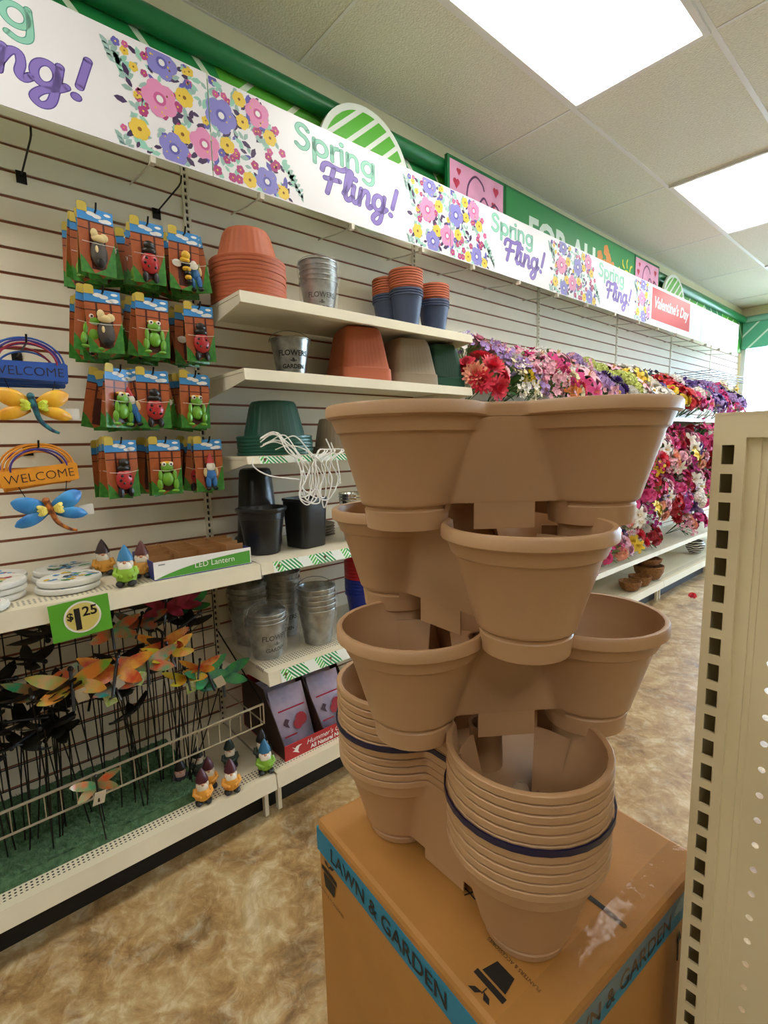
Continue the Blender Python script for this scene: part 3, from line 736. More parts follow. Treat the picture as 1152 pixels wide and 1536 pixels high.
for j, (x, y, wd, sc_) in enumerate(((.13, 1.70, 'behind the front stack', 9), (.25, 1.705, 'in the tallest stack in front', 10), (.2, 1.945, 'in the stack beside the silk flowers', 9))):
    sp = []
    for i in range(sc_):
        nv = i < 3
        me = pt_n if nv else pt_t
        lb = ('whole navy pot at the bottom, ' if i == 0 else 'navy pot rim nested ' if nv else 'topmost open terracotta pot ' if i == sc_-1 else 'terracotta pot rim nested ')+wd+' up top'
        sp.append((me, .0005+i*.0115+(.0 if nv else .006), lb))
    nested('flower_pot', x, y, 1.8975, sp, 'small navy and terracotta pots')
# square ribbed planters, upturned
def square_mesh(w, h, mat):
    p = 7.
    def fn(r, t, z):
        k = r/((abs(cos(t))**p+abs(sin(t))**p)**(1/p))
        if h*.27 < z < h*.86: k *= 1-.022*(.5+.5*cos(40*t))
        return k
    return MB().lathe([(w*.485, .001), (w*.5, 0), (w*.5, .006), (w*.49, h*.235), (w*.47, h*.25), (w*.465, h*.28), (w*.37, h*.85), (w*.345, h*.94), (w*.31, h*.99), (w*.27, h)], 120, fn=fn, cap1=True).mesh('square_planter', mat)
for x, y, w_, h_, m_, lb in ((.225, 1.42, .245, .235, terra, 'upturned square terracotta planter with ribbed sides'), (.225, 1.715, .25, .22, taupe, 'upturned square taupe planter with ribbed sides'), (.21, 1.96, .22, .225, dgreen, 'upturned square dark green planter with ribbed sides')):
    tag(inst('square_planter', square_mesh(w_, h_, m_), None, (x, y, 1.644), (0, 0, rad(-14))), lb+' on the second shelf', 'planter', 'square planters')
# buckets
def bucket_meshes(rt, rb, h):
    b = MB().lathe([(rb*.9, .003), (rb, 0), (rb+.001, .004), (rb+.0005, .007), (rt-.003, h-.006), (rt, h-.005), (rt+.001, h-.002), (rt, h), (rt-.003, h-.002), (rb-.002, .006)], 40, cap0=True, cap1=True).mesh('body', galv)
    l = MB()
    def wrap(s, size, z, ang):
        v, f = text_geo(s, size, bold=.0008)
        out = []
        for x, y, q in v:
            zz = z+y; rr = rb+(rt-.003-rb)*zz/h+.0012; a = ang+x/rr; out.append((rr*cos(a), rr*sin(a), zz))
        l.add(out, f)
    return b, wrap, l
def handle_mesh(rt, h):
    m_ = MB().tube([(0, -rt-.002+.0, h-.012)]+[(-.012*sin(pi*i/12), -(rt+.004)*cos(pi*i/12), h-.012-.0+.05*sin(pi*i/12)) for i in range(13)]+[(0, rt+.002, h-.012)], .0013, 6)
    return m_.mesh('handle', galv)
b, wrap, l = bucket_meshes(.080, .056, .150)
wrap('FLOWERS', .028, .080, 0); wrap('-&-', .02, .057, 0); wrap('GARDEN', .022, .032, 0)
bk_b, bk_l, bk_h = b, l.mesh('lettering', ink, smooth=False), handle_mesh(.080, .150)
def bucket(loc, ang, label, group='galvanised buckets', text=True, handle=True):
    t = thing('metal_bucket', label, 'bucket', loc, ang, group); inst('body', bk_b, t)
    if text: inst('lettering', bk_l, t)
    if handle: inst('handle', bk_h, t)
    return t
bucket((.24, 1.07, 1.644), rad(-22), 'single galvanised flower bucket with black lettering on the second shelf')
rnd = random.Random(21)
def wrap_mesh(r, h, seed):
    rn = random.Random(seed); R_ = []; ph = [rn.uniform(0, 6) for _ in range(6)]
    for j in range(15):
        z = h*j/14; base_r = r*(.80+.24*j/14) if j < 12 else r*(1.04-.06*(j-11))
        R_.append([((base_r*(1+.05*sin(7*t+ph[0]+j*.7)+.035*sin(13*t+ph[1]-j)+rn.uniform(-.012, .012)))*cos(t), (base_r*(1+.05*sin(7*t+ph[0]+j*.7)+.035*sin(13*t+ph[1]-j)))*sin(t), z+.004*sin(5*t+ph[2])*(j > 11)) for t in [2*pi*i/44 for i in range(44)]])
    return MB().rings(R_).mesh('plastic_sleeve', film)
def bucket_stack(x, y, z, n, ang, where, hstk, seed, text=True):
    for i in range(n):
        lb = ('lowest galvanised bucket showing its side, ' if i == 0 else 'top galvanised bucket rim, ' if i == n-1 else 'galvanised bucket rim nested midway, ')+where
        bucket((x, y, z+.0005+i*hstk), ang+rnd.uniform(-.1, .1), lb, 'nested wrapped buckets', text=(text and i == 0), handle=(i in (0, n-1)))
    o = inst('plastic_sleeve', wrap_mesh(.088, .162+hstk*(n-1), seed), None, (x, y, z+.001)); tag(o, 'crinkled clear sleeve around the bucket stack '+where, 'plastic wrap', 'plastic sleeves')
bucket_stack(.2, 1.245, 1.8975, 5, rad(-20), 'beside the terracotta bowls', .020, 1)
bucket_stack(.30, .865, .5585, 3, rad(5), 'on the low shelf nearest the stake basket', .016, 2)
bucket_stack(.14, 1.03, .5585, 6, rad(-25), 'at the back of the low shelf', .026, 3)
bucket_stack(.32, 1.09, .5585, 5, rad(-60), 'by the red and blue pails', .022, 4, text=False)
bucket_stack(.12, .88, .5585, 5, rad(5), 'in the dark low shelf corner', .024, 5)
# red and blue pails
redm, bluem = P('red plastic', '#c41f22', .35), P('blue plastic', '#1d2f9a', .35)
pr = pot_mesh(.088, .066, .12, .014, redm, lip=.005); pb = pot_mesh(.088, .066, .12, .014, bluem, lip=.005)
nested('plastic_pail', .19, 1.44, .5585, [((pb if i < 5 else pr), i*.0165, ('blue plastic pail at the bottom of the pile' if i == 0 else 'blue plastic pail rim in the pile' if i < 5 else 'top red plastic pail of the pile' if i == 9 else 'red plastic pail rim in the pile')+' on the low shelf') for i in range(10)], 'red and blue pails', 'pail')
# black pots
bp1 = MB().lathe([(.060, 0), (.064, .002), (.066, .012), (.084, .135), (.0865, .137), (.0875, .16), (.096, .164), (.0985, .170), (.098, .176), (.092, .178), (.088, .172), (.082, .135), (.060, .01)], 48, cap0=True, cap1=True).mesh('pot', blackp)
tag(inst('black_pot', bp1, None, (.275, .885, .966)), 'round black plastic pot standing upright beside the lantern tray', 'flower pot', 'black pots')
bp2 = MB().lathe([(.096, 0), (.098, .004), (.098, .016), (.086, .02), (.066, .155), (.06, .163), (.05, .165)], 48, cap1=True).mesh('pot', blackp)
tag(inst('black_pot', bp2, None, (.10, .955, .966), (0, 0, 0), (1, 1, 1.95)), 'tall black pot standing upside down behind the upright one', 'flower pot', 'black pots')
sqf = lambda r, t, z: r/((abs(cos(t))**6+abs(sin(t))**6)**(1/6))
bp3 = MB().lathe([(.060, 0), (.062, .003), (.070, .188), (.073, .19), (.073, .2), (.069, .2), (.066, .19), (.058, .01)], 64, fn=sqf, cap0=True, cap1=True).mesh('pot', blackp)
tag(inst('black_pot', bp3, None, (.285, 1.075, .966), (0, 0, rad(10))), 'tall square black planter next to the round black pot', 'flower pot', 'black pots')
sc = MB().lathe([(.05, 0), (.054, 0), (.09, .014), (.088, .016), (.05, .004)], 40, cap0=True).mesh('saucer', taupe)
for i in range(5): tag(inst('plant_saucer', sc, None, (.16, 1.2, .966+i*.012)), 'taupe plant saucer in the low pile behind the black planter', 'saucer', 'taupe saucers')
cup = MB().lathe([(.044, 0), (.046, .002), (.066, .175), (.069, .178), (.066, .18), (.062, .174), (.044, .006)], 72, fn=lambda r, t, z: r*(1-.02*(.5+.5*cos(36*t))), cap0=True, cap1=True).mesh('cup', P('bright silver metal', '#cfcfca', .18, metal=.95))
for i in range(3): tag(inst('silver_pot', cup, None, (.34, 1.29, .966+i*.013)), 'ribbed silver pot' +(' rim nested above' if i else ' at the bottom')+' the black pots shelf edge', 'flower pot', 'silver pots')
# white hanging cords
cordm = P('white cord', '#eceae6', .5)
def cord(name, paths, label, r=.0026):
    t = thing(name, label, 'cord', paths[0][0])
    o = Vector(paths[0][0])
    for p in paths:
        MB().tube(smooth_pts([tuple(Vector(q)-o) for q in p], 6), r, 6).build('strand', cordm, t)
rc = random.Random(12); paths = []
for k in range(9):
    y0 = rc.uniform(.90, .99); zt = 1.372+rc.uniform(0, .05)
    paths.append([(.36, y0-.05, zt-.012), (.382, y0, zt+rc.uniform(0, .015)), (.41, y0+rc.uniform(.03, .07), 1.35), (.415, y0+rc.uniform(.08, .12), 1.28+rc.uniform(-.03, .02)), (.412, y0+rc.uniform(.06, .14), 1.20+rc.uniform(-.03, .03)), (.414, y0+rc.uniform(.10, .16), 1.17+rc.uniform(-.04, .03)), (.413, y0+rc.uniform(.12, .18), 1.24), (.412, y0+.14, 1.31), (.40, y0+.16+rc.uniform(0, .08), 1.352), (.37, y0+.2, 1.36)])
paths.append([(.405, .80, 1.335), (.408, .80, 1.305), (.41, .86, 1.27), (.412, .98, 1.25)])
paths.append([(.39, 1.12, 1.40), (.41, 1.13, 1.34), (.412, 1.11, 1.24), (.412, 1.14, 1.21), (.412, 1.165, 1.24), (.41, 1.15, 1.33), (.395, 1.14, 1.385)])
cord('cord_bundle', paths, 'tangle of white hanging cords draped from the dark green bowls')
paths = [[(.37, 1.24+.02*k, 1.352), (.402, 1.255+.014*k, 1.345), (.412, 1.285, 1.30), (.412, 1.272+.012*k, 1.24), (.412, 1.278+.01*k, 1.19)] for k in range(4)]
cord('cord_bundle', paths, 'small knot of white cords hanging below the taupe bowl')

# nectar display
t = thing('nectar_display', 'red fronted cardboard display of hummingbird nectar packs on the base deck', 'display box', (.08, .845, .1755))
brownc = P('dark brown board', '#3b2418', .7); redtray = P('red printed board', '#b3262c', .45)
MB().box(.352, .356, 0, .36, 0, .060).build('front_panel', redtray, t, smooth=False)
MB().box(0, .352, 0, .36, 0, .004).box(0, .004, .0, .36, .004, .22).build('tray', redtray, t, smooth=False)
for y in (.0, .178, .356):
    MB().prism([(.004, .004), (.351, .004), (.351, .06), (.20, .235), (.004, .235)], y, y+.004, 0, Matrix(((1, 0, 0, 0), (0, 0, 1, 0), (0, 1, 0, 0), (0, 0, 0, 1)))).build('divider', brownc, t, smooth=False)
lt = MB(); put_text(lt, "Hummer's Galore", .030, TR(.3572, .205, .031) @ FX, shear=.3); put_text(lt, 'All Natural Nectar', .024, TR(.3572, .205, .008) @ FX, bold=.0006); lt.build('lettering', white, t, smooth=False)
mb = MB(); B_ = TR(.3572, .05, .032) @ FX
mb.poly([(-.02, .016), (-.006, .006), (0, .012), (.012, .014), (.026, .012), (.012, .006), (.006, -.008), (.012, -.02), (-.004, -.010), (-.018, -.004), (-.006, .0)], 0, 0, B_); mb.build('bird_print', white, t, smooth=False)
pk1 = P('lilac film print', '#b7a6bf', .15, col2='#7d86a8', vscale=9, bump=.5, bscale=24); pk2 = P('berry red print', '#a8283f', .25); pk3 = P('plum bird print', '#4a2f45', .3)
pk = MB()
G = 8
vs = []; fsx = []
for j in range(G+1):
    for i in range(G+1):
        u, v = i/G, j/G; vs.append((.011*sin(pi*u)*sin(pi*v), (u-.5)*.155, v*.24))
fsx = [(j*(G+1)+i, j*(G+1)+i+1, (j+1)*(G+1)+i+1, (j+1)*(G+1)+i) for j in range(G) for i in range(G)]
pk.add(vs, fsx, 0); pk.add([(-x-.001, y, z) for x, y, z in vs], [tuple(reversed(f)) for f in fsx], 0)
dot(pk, (.03, .10), .026, .0135, 1, FX); dot(pk, (.012, .085), .02, .0138, 1, FX); pk.poly([(-.05, .10), (-.035, .12), (-.02, .11), (-.03, .098), (-.025, .08), (-.04, .09)], .011, 2, FX)
pk.poly([(-.06, .15), (.06, .15), (.06, .156), (-.06, .156)], .0125, 1, FX); pk.poly([(-.055, .05), (-.0, .05), (-.0, .056), (-.055, .056)], .011, 1, FX)
pkm = pk.mesh('nectar_pack', [pk1, pk2, pk3])
for y in (.09, .269):
    for i, x in enumerate((.31, .255, .20)):
        lb = 'lilac film nectar pack '+('in front' if i == 0 else 'behind')+' of the display compartment '+('nearer the gnomes' if y < .1 else 'away from the gnomes')
        o = inst('nectar_pack', pkm, None, (.08+x, .845+y, .180+.0), (0, rad(-24), 0)); tag(o, lb, 'packet', 'nectar packs')

# ------------------------------------------------------------------ hooks and carded figurines
hk = MB().tube([(0, 0, 0), (.24, 0, 0), (.262, 0, .004), (.272, 0, .022)], .0028, 6).box(-.002, .004, -.014, .014, -.022, .014)
hook_me = hk.mesh('peg_hook', wire_b)
def hook(y, z, label, L=1.): tag(inst('peg_hook', hook_me, None, (.001, y, z), (0, 0, 0), (L, 1, 1)), label, 'hook', 'black peg hooks')
C_or = P('orange fence print', '#b05c30', .4, vary=.10, vscale=40); C_dk = P('dark fence print', '#4a2018', .4); C_bl = P('sky print', '#3e8fd0', .4); C_gr = P('grass print', '#4a9a38', .4, col2='#2f7a2a', vscale=60)
C_yl = P('yellow tab print', '#c9b24a', .45); C_ed = P('card edge', '#b9a96a', .7)
cm = MB(); w2, hh = .05, .185
cm.box(-.0012, 0, -w2, w2, -hh, 0, 5)
def cp(pts, z, mi): cm.poly(pts, z, mi, FX)
cp([(-w2, -hh), (w2, -hh), (w2, -.038), (-w2, -.038)], .0004, 0)
cp([(-w2, -.038), (w2, -.038), (w2, 0), (-w2, 0)], .0004, 2)
cp([(-w2, -.062), (w2, -.062), (w2, -.059), (-w2, -.059)], .0006, 1); cp([(-w2, -.040), (w2, -.040), (w2, -.036), (-w2, -.036)], .0006, 1)
for x in (-.022, .018): cp([(x, -.15), (x+.006, -.15), (x+.006, -.04), (x, -.04)], .0006, 1)
cp([(-.02, -.172), (.02, -.172), (.02, -.085), (-.02, -.085)], .0007, 1)
cp([(-w2, -hh), (-.012, -hh), (-.024, -.168), (-.036, -.150), (-w2, -.135)], .0008, 3); cp([(w2, -hh), (-.014, -hh), (.02, -.165), (.034, -.13), (w2, -.085)], .0009, 3)
for x, z, a, b in ((-.012, -.016, .014, .006), (.004, -.020, .013, .006), (.032, -.028, .014, .006), (.02, -.030, .012, .005), (.034, -.010, .010, .004)): dot(cm, (x, z), a, .0006, 4, FX, 12, b)
card_me = cm.mesh('card', [C_or, C_dk, C_bl, C_gr, white, C_ed], smooth=False)
tab_me = MB().prism([(-.0135, 0), (.0135, 0), (.0135, .022), (.008, .026), (-.008, .026), (-.0135, .022)], 0, .0014, 0, TR(.0008, -.036, -.014) @ FX).mesh('price_tab', C_yl, smooth=False)
F_gr, F_yl, F_rd, F_bk, F_cr, F_bl, F_gy, F_wh = P('frog green', '#6aa32c', .35), P('toy yellow', '#e2b32e', .4), P('ladybird red', '#b52b2e', .3), P('toy black', '#17130f', .35), P('toy cream', '#dcc48c', .5), P('toy blue', '#2f6fb0', .45), P('bristle grey', '#4b443c', .6), P('toy white', '#ece6da', .5)
def fig_frog():
    m = MB(); m.ell((.012, 0, -.128), (.012, .017, .020), mi=0); m.ell((.014, 0, -.096), (.012, .017, .014), mi=0)
    for s in (-1, 1):
        m.ell((.020, s*.009, -.086), .0065, 8, 6, 1); m.ell((.026, s*.009, -.086), .003, 6, 5, 2)
        m.ell((.014, s*.021, -.142), (.008, .008, .016), 8, 6, 0); m.ell((.016, s*.018, -.162), (.010, .010, .005), 8, 6, 0); m.ell((.016, s*.019, -.118), (.006, .006, .016), 8, 6, 0)
    m.ell((.012, 0, -.082), (.010, .018, .004), 12, 5, 3); return m.mesh('figurine', [F_gr, F_wh, F_bk, F_yl])
def fig_lady():
    m = MB(); m.ell((.010, 0, -.122), (.014, .023, .028), mi=0); m.ell((.010, 0, -.092), (.011, .018, .010), 12, 8, 1); m.ell((.012, 0, -.078), (.010, .014, .012), 10, 8, 1)
    for a, b in ((-.010, -.112), (.010, -.114), (-.006, -.132), (.011, -.134), (-.014, -.124)): m.ell((.020, a, b), (.004, .004, .004), 8, 6, 1)
    for s in (-1, 1): m.ell((.010, s*.013, -.158), (.008, .008, .014), 8, 6, 1)
    return m.mesh('figurine', [F_rd, F_bk])
def fig_bee():
    m = MB()
    for i in range(6): m.ell((.012, -.002+.002*i, -.095-.011*i), (.011, .014-.0012*i, .008), 10, 6, i % 2)
    m.ell((.014, 0, -.082), .012, 10, 8, 0)
    for s in (-1, 1): m.ell((.008, s*.022, -.105), (.002, .014, .010), 10, 6, 2)
    return m.mesh('figurine', [F_yl, F_bk, F_wh])
def fig_gnome():
    m = MB(); m.lathe([(.013, 0), (.009, .012), (.003, .026), (.001, .03)], 12, (.010, 0, -.088), 0); m.ell((.014, 0, -.098), (.010, .013, .016), 10, 8, 1); m.ell((.012, 0, -.122), (.012, .016, .018), 10, 8, 2)
    for s in (-1, 1): m.ell((.014, s*.009, -.144), (.008, .008, .018), 8, 6, 2); m.ell((.016, s*.010, -.164), (.009, .008, .006), 8, 6, 3); m.ell((.012, s*.016, -.115), (.006, .006, .014), 8, 6, 4)
    return m.mesh('figurine', [F_rd, F_wh, F_bl, F_bk, F_cr])
def fig_hog():
    m = MB(); m.ell((.010, 0, -.125), (.014, .020, .032), 12, 10, 0); m.ell((.014, 0, -.09), (.010, .018, .010), 10, 8, 1); m.ell((.016, -.010, -.080), (.006, .009, .012), 8, 6, 1); m.ell((.016, .012, -.086), (.006, .010, .010), 8, 6, 1)
    m.ell((.020, 0, -.148), (.006, .010, .012), 8, 6, 2); m.ell((.020, -.008, -.118), (.004, .004, .010), 8, 6, 1); return m.mesh('figurine', [F_gy, F_cr, F_bk])
FIG = {'frog': fig_frog(), 'ladybird': fig_lady(), 'bee': fig_bee(), 'gnome': fig_gnome(), 'hedgehog': fig_hog()}
tie_me = MB().tube([(.012, -.046, -.10), (.024, 0, -.104), (.012, .046, -.098)], .0008, 5).mesh('tie', F_wh)
ZR = [2.095, 1.862, 1.63, 1.405]; ROWS = ['top', 'second', 'third', 'bottom']
YCOL = [[.405, .551, .668], [.403, .548, .70], [.432, .53, .668], [.415, .551, .70]]
COLW = ['the hook nearest the welcome signs', 'the middle hook', 'the hook nearest the pot shelves']
FRONT = [['hedgehog', 'ladybird', 'bee'], ['hedgehog', 'frog', 'ladybird'], ['frog', 'ladybird', 'frog'], ['ladybird', 'frog', 'gnome']]
rk = random.Random(33); kinds = list(FIG)
for r in range(4):
    for c in range(3):
        y, zt = YCOL[r][c], ZR[r]
        hook(y, zt-.012, 'black peg hook of the %s card row, %s' % (ROWS[r], COLW[c][4:]), 1.03)
        nback = [6, 5, 4][c]+(1 if r < 2 else 0)
        for i in range(nback+1):
            front = i == 0
            x = .258-.027*i; fig = FRONT[r][c] if front else rk.choice(kinds)
            yaw = rk.uniform(-.08, .08) if front else rk.uniform(-.5, .5); tilt = rk.uniform(-.03, .03) if front else rk.uniform(-.2, .2)
            if front and (r, c) == (2, 0): yaw = .42
            if front and (r, c) == (3, 0): yaw = .2
            if r == 0 and c == 0: yaw += .12 if front else 0
            if i == 1 and r >= 2 and c == 0: fig = 'gnome'; 
            lb = 'carded %s, %s, %s row, %s' % (fig, 'front card' if front else 'behind the front card', ROWS[r], COLW[c][4:])
            t = thing('figurine_card', lb, 'toy', (x, y+(0 if front else rk.uniform(-.022, .018)), zt+(0 if front else rk.uniform(-.006, .0))), 0, 'carded figurines', rot=(tilt, rk.uniform(.0, .07)+.012*i, yaw))
            inst('card', card_me, t); inst('price_tab', tab_me, t)
            if front or i < 4: inst('figurine', FIG[fig], t, (0, 0, .022), (0, 0, 0), (1., 1.22, 1.2)); inst('tie', tie_me, t)
hook(.262, 2.243, 'bare black peg hook near the banner, away from the wall standard')
hook(.67, 2.243, 'bare black peg hook under the banner beside the wall standard')

# ------------------------------------------------------------------ welcome plaques with dragonflies
def blob_wing(mb, base, tip, wdt, mi, thick=.008, n=9):
    b, tp = Vector(base), Vector(tip); ax = tp-b; nrm = Vector((1, 0, 0)); sd = ax.normalized().cross(nrm).normalized(); R_ = []
    for i in range(n):
        u = i/(n-1); w = wdt*(.18+.82*sin(pi*min(u*.62+.12, 1))**.9)*(1-.55*u**4); p = b+ax*u+nrm*.012*sin(pi*u)
        if i == n-1: w *= .35
        R_.append([tuple(p+sd*w*cos(2*pi*k/12)+nrm*thick*(.4+.6*sin(pi*min(u+.1, 1)))*sin(2*pi*k/12)) for k in range(12)])
    mb.rings(R_, mi, None, True, True)
def welcome(loc, col, arc_cols, wing, wing_in, bodyc, label, n_back, tilt, back_label, back_cols):
    pm = P(col[0], col[1], .4, vary=.06, vscale=40); letm = P('dark cut lettering', '#33251f', .7)
    plq = MB().prism([(-.098, -.022), (.09, -.026), (.094, -.022), (.096, .022), (.09, .027), (-.094, .025), (-.098, .02)], -.003, .003, 0, FX)
    pmesh = plq.mesh('plaque', pm, smooth=False)
    lt = MB(); put_text(lt, 'WELCOME', .036, TR(.0036, -.002, -.013) @ FX @ Matrix.Diagonal((1.0, 1, 1, 1)), bold=-.0004); lmesh = lt.mesh('lettering', letm, smooth=False)
    def arc(dx, rr, cm_, par):
        MB().tube([(dx, -rr*cos(pi*i/20), .02+rr*.82*sin(pi*i/20)) for i in range(21)], .0028, 6).build('arc_rod', cm_, par)
    t = thing('welcome_plaque', label, 'wall decoration', loc, 0, None, rot=(tilt, 0, 0))
    inst('plaque', pmesh, t); inst('lettering', lmesh, t)
    for i, cm_ in enumerate(arc_cols): arc(-.002+.002*i, .088-.009*i, cm_, t)
    for y in (-.06, .06): MB().tube([(0, y, -.024), (.003, y*.9, -.045), (.006, y*.75, -.075)], .0012, 5).build('chain', wire_b, t)
    d = MB(); zc = -.105; yo = .0
    for s in (-1, 1):
        blob_wing(d, (.010, s*.010+yo, zc+.008), (.012, s*.088+yo, zc+.042), .026, 0); blob_wing(d, (.010, s*.010+yo, zc-.002), (.012, s*.092+yo, zc-.028), .019, 0)
    d.build('wing_set', P(wing[0], wing[1], .35, col2=wing[2], vscale=22), t)
    d = MB()
    for s in (-1, 1):
        for q in (-.5, .1, .7): blob_wing(d, (.020, s*.006, zc+.004), (.024, s*.034, zc+.004+.024*q), .008, 0, .004, 6)
    d.build('inner_petal', P(wing_in[0], wing_in[1], .4), t)
    d = MB().tube(smooth_pts([(.018, -.004, zc+.026), (.024, 0, zc+.005), (.022, .01, zc-.035), (.018, .035, zc-.062), (.014, .055, zc-.072)], 5), .0095, 8, r1=.004); d.ell((.022, -.006, zc+.032), .010, 10, 8)
    d.build('dragonfly_body', P(bodyc[0], bodyc[1], .35, col2=bodyc[2], vscale=70), t)
    tg = MB().box(.012, .013, .075, .112, zc-.032, zc+.0); tg.build('paper_tag', P('white paper tag', '#d9d5cc', .7), t, smooth=False)
    for i in range(n_back):
        q = thing('welcome_plaque', back_label, 'wall decoration', (loc[0]-.03-.026*i, loc[1]+.008*((i % 2)*2-1), loc[2]-.004*i), 0, 'welcome plaques hung behind', rot=(tilt+.05*((i % 2)*2-1), 0, .04))
        inst('plaque', pmesh, q, mat=back_cols[i % len(back_cols)]); inst('lettering', lmesh, q); arc(0, .088-.004*i, arc_cols[i % len(arc_cols)], q)
w_blue = P('blue metal', '#2f5aa8', .4); w_or = P('orange metal', '#e0902a', .4); w_pu = P('violet metal', '#4a3a8a', .4); w_rd = P('crimson metal', '#9a2a3a', .4)
welcome((.262, .195, 1.605), ('plaque blue', '#2b55a8'), [w_blue, w_pu, w_rd], ('amber wing', '#e09a22', '#f0b92e'), ('lime petal', '#c6cf3a'), ('teal dragonfly body', '#2f7f86', '#1d2f55'), 'blue welcome plaque with wire hoops and a yellow winged dragonfly below', 4, rad(0), 'blue welcome plaque hung behind the front blue one', [w_blue])
welcome((.262, .195, 1.305), ('plaque orange', '#e4972a'), [w_or, w_or, w_pu], ('blue wing', '#2f76c0', '#3f97d6'), ('pale yellow petal', '#ecd96a'), ('orange dragonfly body', '#c9732a', '#5a2a1a'), 'orange welcome plaque with arched rods and a blue winged dragonfly below', 4, rad(6), 'orange welcome plaque hung behind the front orange one', [w_or])
hook(.195, 1.68, 'black peg hook carrying the blue welcome plaques', 1.05); hook(.195, 1.385, 'black peg hook carrying the orange welcome plaques', 1.05)

# ------------------------------------------------------------------ things on the stepping-stone shelf
ZM = .966
stone_m = P('painted white stone', '#d9d8d0', .5, vary=.04, vscale=30)
paint_b, paint_g, paint_r, paint_y, paint_k = P('blue paint', '#2f86c4'), P('green paint', '#3f8a4a'), P('red paint', '#b03a4a'), P('yellow paint', '#d9b53a'), P('dark paint', '#2a3a44')
def stone(loc, seed, label, cols):
    t = thing('stepping_stone', label, 'stepping stone', loc, seed*1.3, 'painted stepping stones')
    MB().lathe([(.078, 0), (.083, .003), (.085, .009), (.083, .016), (.078, .018), (.076, .0165), (.02, .0165)], 40, cap0=True, cap1=True).build('disc', stone_m, t)
    rn = random.Random(seed); mb = MB()
    for k in range(26):
        a, rr = rn.uniform(0, 6.28), rn.uniform(0, .056); leaf(mb, rr*cos(a), rr*sin(a), rn.uniform(.018, .034), rn.uniform(.005, .011), rn.uniform(0, 6.28), rn.randrange(len(cols)), None, .0172+.00003*k)
    mb.build('painted_design', cols, t, smooth=False)
stone((.31, .225, ZM), 1, 'white painted stepping stone at the bottom of the front pair', [paint_k, paint_b]); stone((.305, .232, ZM+.0185), 2, 'white stepping stone painted with a blue bird, top of the front pair', [paint_b, paint_b, paint_g, paint_k, paint_y])
stone((.145, .235, ZM), 3, 'painted stepping stone lying close to the slatted wall behind the blue bird one', [paint_g, paint_k, paint_b]); stone((.145, .24, ZM+.0185), 4, 'topmost stepping stone by the slatted wall with dark blue and green paint', [paint_g, paint_k, paint_b])
stone((.28, .04, ZM), 5, 'lowest stepping stone of the three stone pile', [paint_k]); stone((.275, .045, ZM+.0185), 6, 'middle stepping stone of the three stone pile', [paint_k]); stone((.28, .045, ZM+.037), 7, 'stepping stone painted with yellow and green, top of the three stone pile', [paint_y, paint_g, paint_r])
stone((.12, .055, ZM), 8, 'stepping stone with red flowers behind the three stone pile', [paint_r, paint_b, paint_g]); stone((.12, .06, ZM+.0185), 9, 'upper stepping stone with red flowers behind the three stone pile', [paint_r, paint_r, paint_b])
tall = stone((.385, -.005, ZM), 10, 'blue and red painted stepping stone at the shelf front edge', [paint_b, paint_r, paint_b])
# garden gnomes
skin = P('gnome skin', '#c98f6a', .5); beard = P('gnome beard', '#d9cdb8', .6)
def gnome(loc, rz, hatc, coat, label, h=.115, bd=None):
    k = h/.115; t = thing('garden_gnome', label, 'garden gnome', loc, rz, 'garden gnomes'); t.scale = (k, k, k)
    MB().lathe([(.021, .072), (.020, .078), (.014, .094), (.006, .109), (.001, .116)], 18, (-.004, 0, 0), cap1=True, cap0=True).build('hat', P('gnome hat '+hatc, hatc, .45), t)
    MB().ell((.0, 0, .068), (.016, .016, .014)).ell((.016, 0, .068), .005, 8, 6).build('head', skin, t)
    m = MB(); m.ell((.010, 0, .052), (.012, .018, .020)); m.ell((.012, 0, .040), (.010, .013, .016)); m.ell((.004, .014, .062), (.008, .007, .012), 8, 6); m.ell((.004, -.014, .062), (.008, .007, .012), 8, 6); m.build('beard', bd or beard, t)
    m = MB(); m.lathe([(.018, .010), (.026, .016), (.027, .032), (.022, .050), (.016, .060)], 18, cap0=True, cap1=True)
    for s in (-1, 1): m.tube([(0, s*.022, .050), (.008, s*.027, .036), (.020, s*.014, .030)], .008, 8); m.ell((.022, s*.011, .030), .007, 8, 6)
    m.build('coat', P('gnome coat '+coat, coat, .5), t)
    m = MB()
    for s in (-1, 1): m.ell((.016, s*.015, .009), (.018, .012, .009), 10, 8)
    m.build('boots', black, t)
maroon = '#4b1a24'
gnome((.20, .345, ZM), rad(-10), '#2e1510', '#d09434', 'gnome in a dark brown hat and gold coat by the slatted wall', .118)
gnome((.33, .43, ZM), rad(-20), '#5a2a24', '#c98f3a', 'gnome in a reddish hat partly hidden behind the blue hatted one', .118)
gnome((.40, .365, ZM), rad(-20), '#2f78a8', '#8ab32e', 'white bearded gnome in a blue hat and lime coat before the lantern tray', .124, P('white beard', '#ece6d8', .6))
ZB = .176
gnome((.43, .53, ZB), rad(-15), maroon, '#dd9a38', 'maroon hatted gnome in a gold coat next to the turf corner', .118)
gnome((.445, .625, ZB), rad(-15), maroon, '#dd9a38', 'maroon hatted gnome with a white beard at the deck edge, alone', .118, P('white beard', '#ece6d8', .6))
gnome((.37, .575, ZB), rad(-15), maroon, '#dd9a38', 'maroon hatted gnome standing behind the one at the turf corner', .112)
gnome((.43, .765, ZB), rad(-20), '#27688f', '#7fae34', 'blue hatted gnome in a lime coat beside the nectar display', .124, P('white beard', '#ece6d8', .6))
gnome((.36, .79, ZB), rad(-20), '#17181a', '#2b3a2a', 'black hatted gnome in a dark coat against the nectar display', .124)
gnome((.31, .68, ZB), rad(-15), '#1f3230', '#2c3b34', 'dark green hatted gnome under the wire rail', .112)
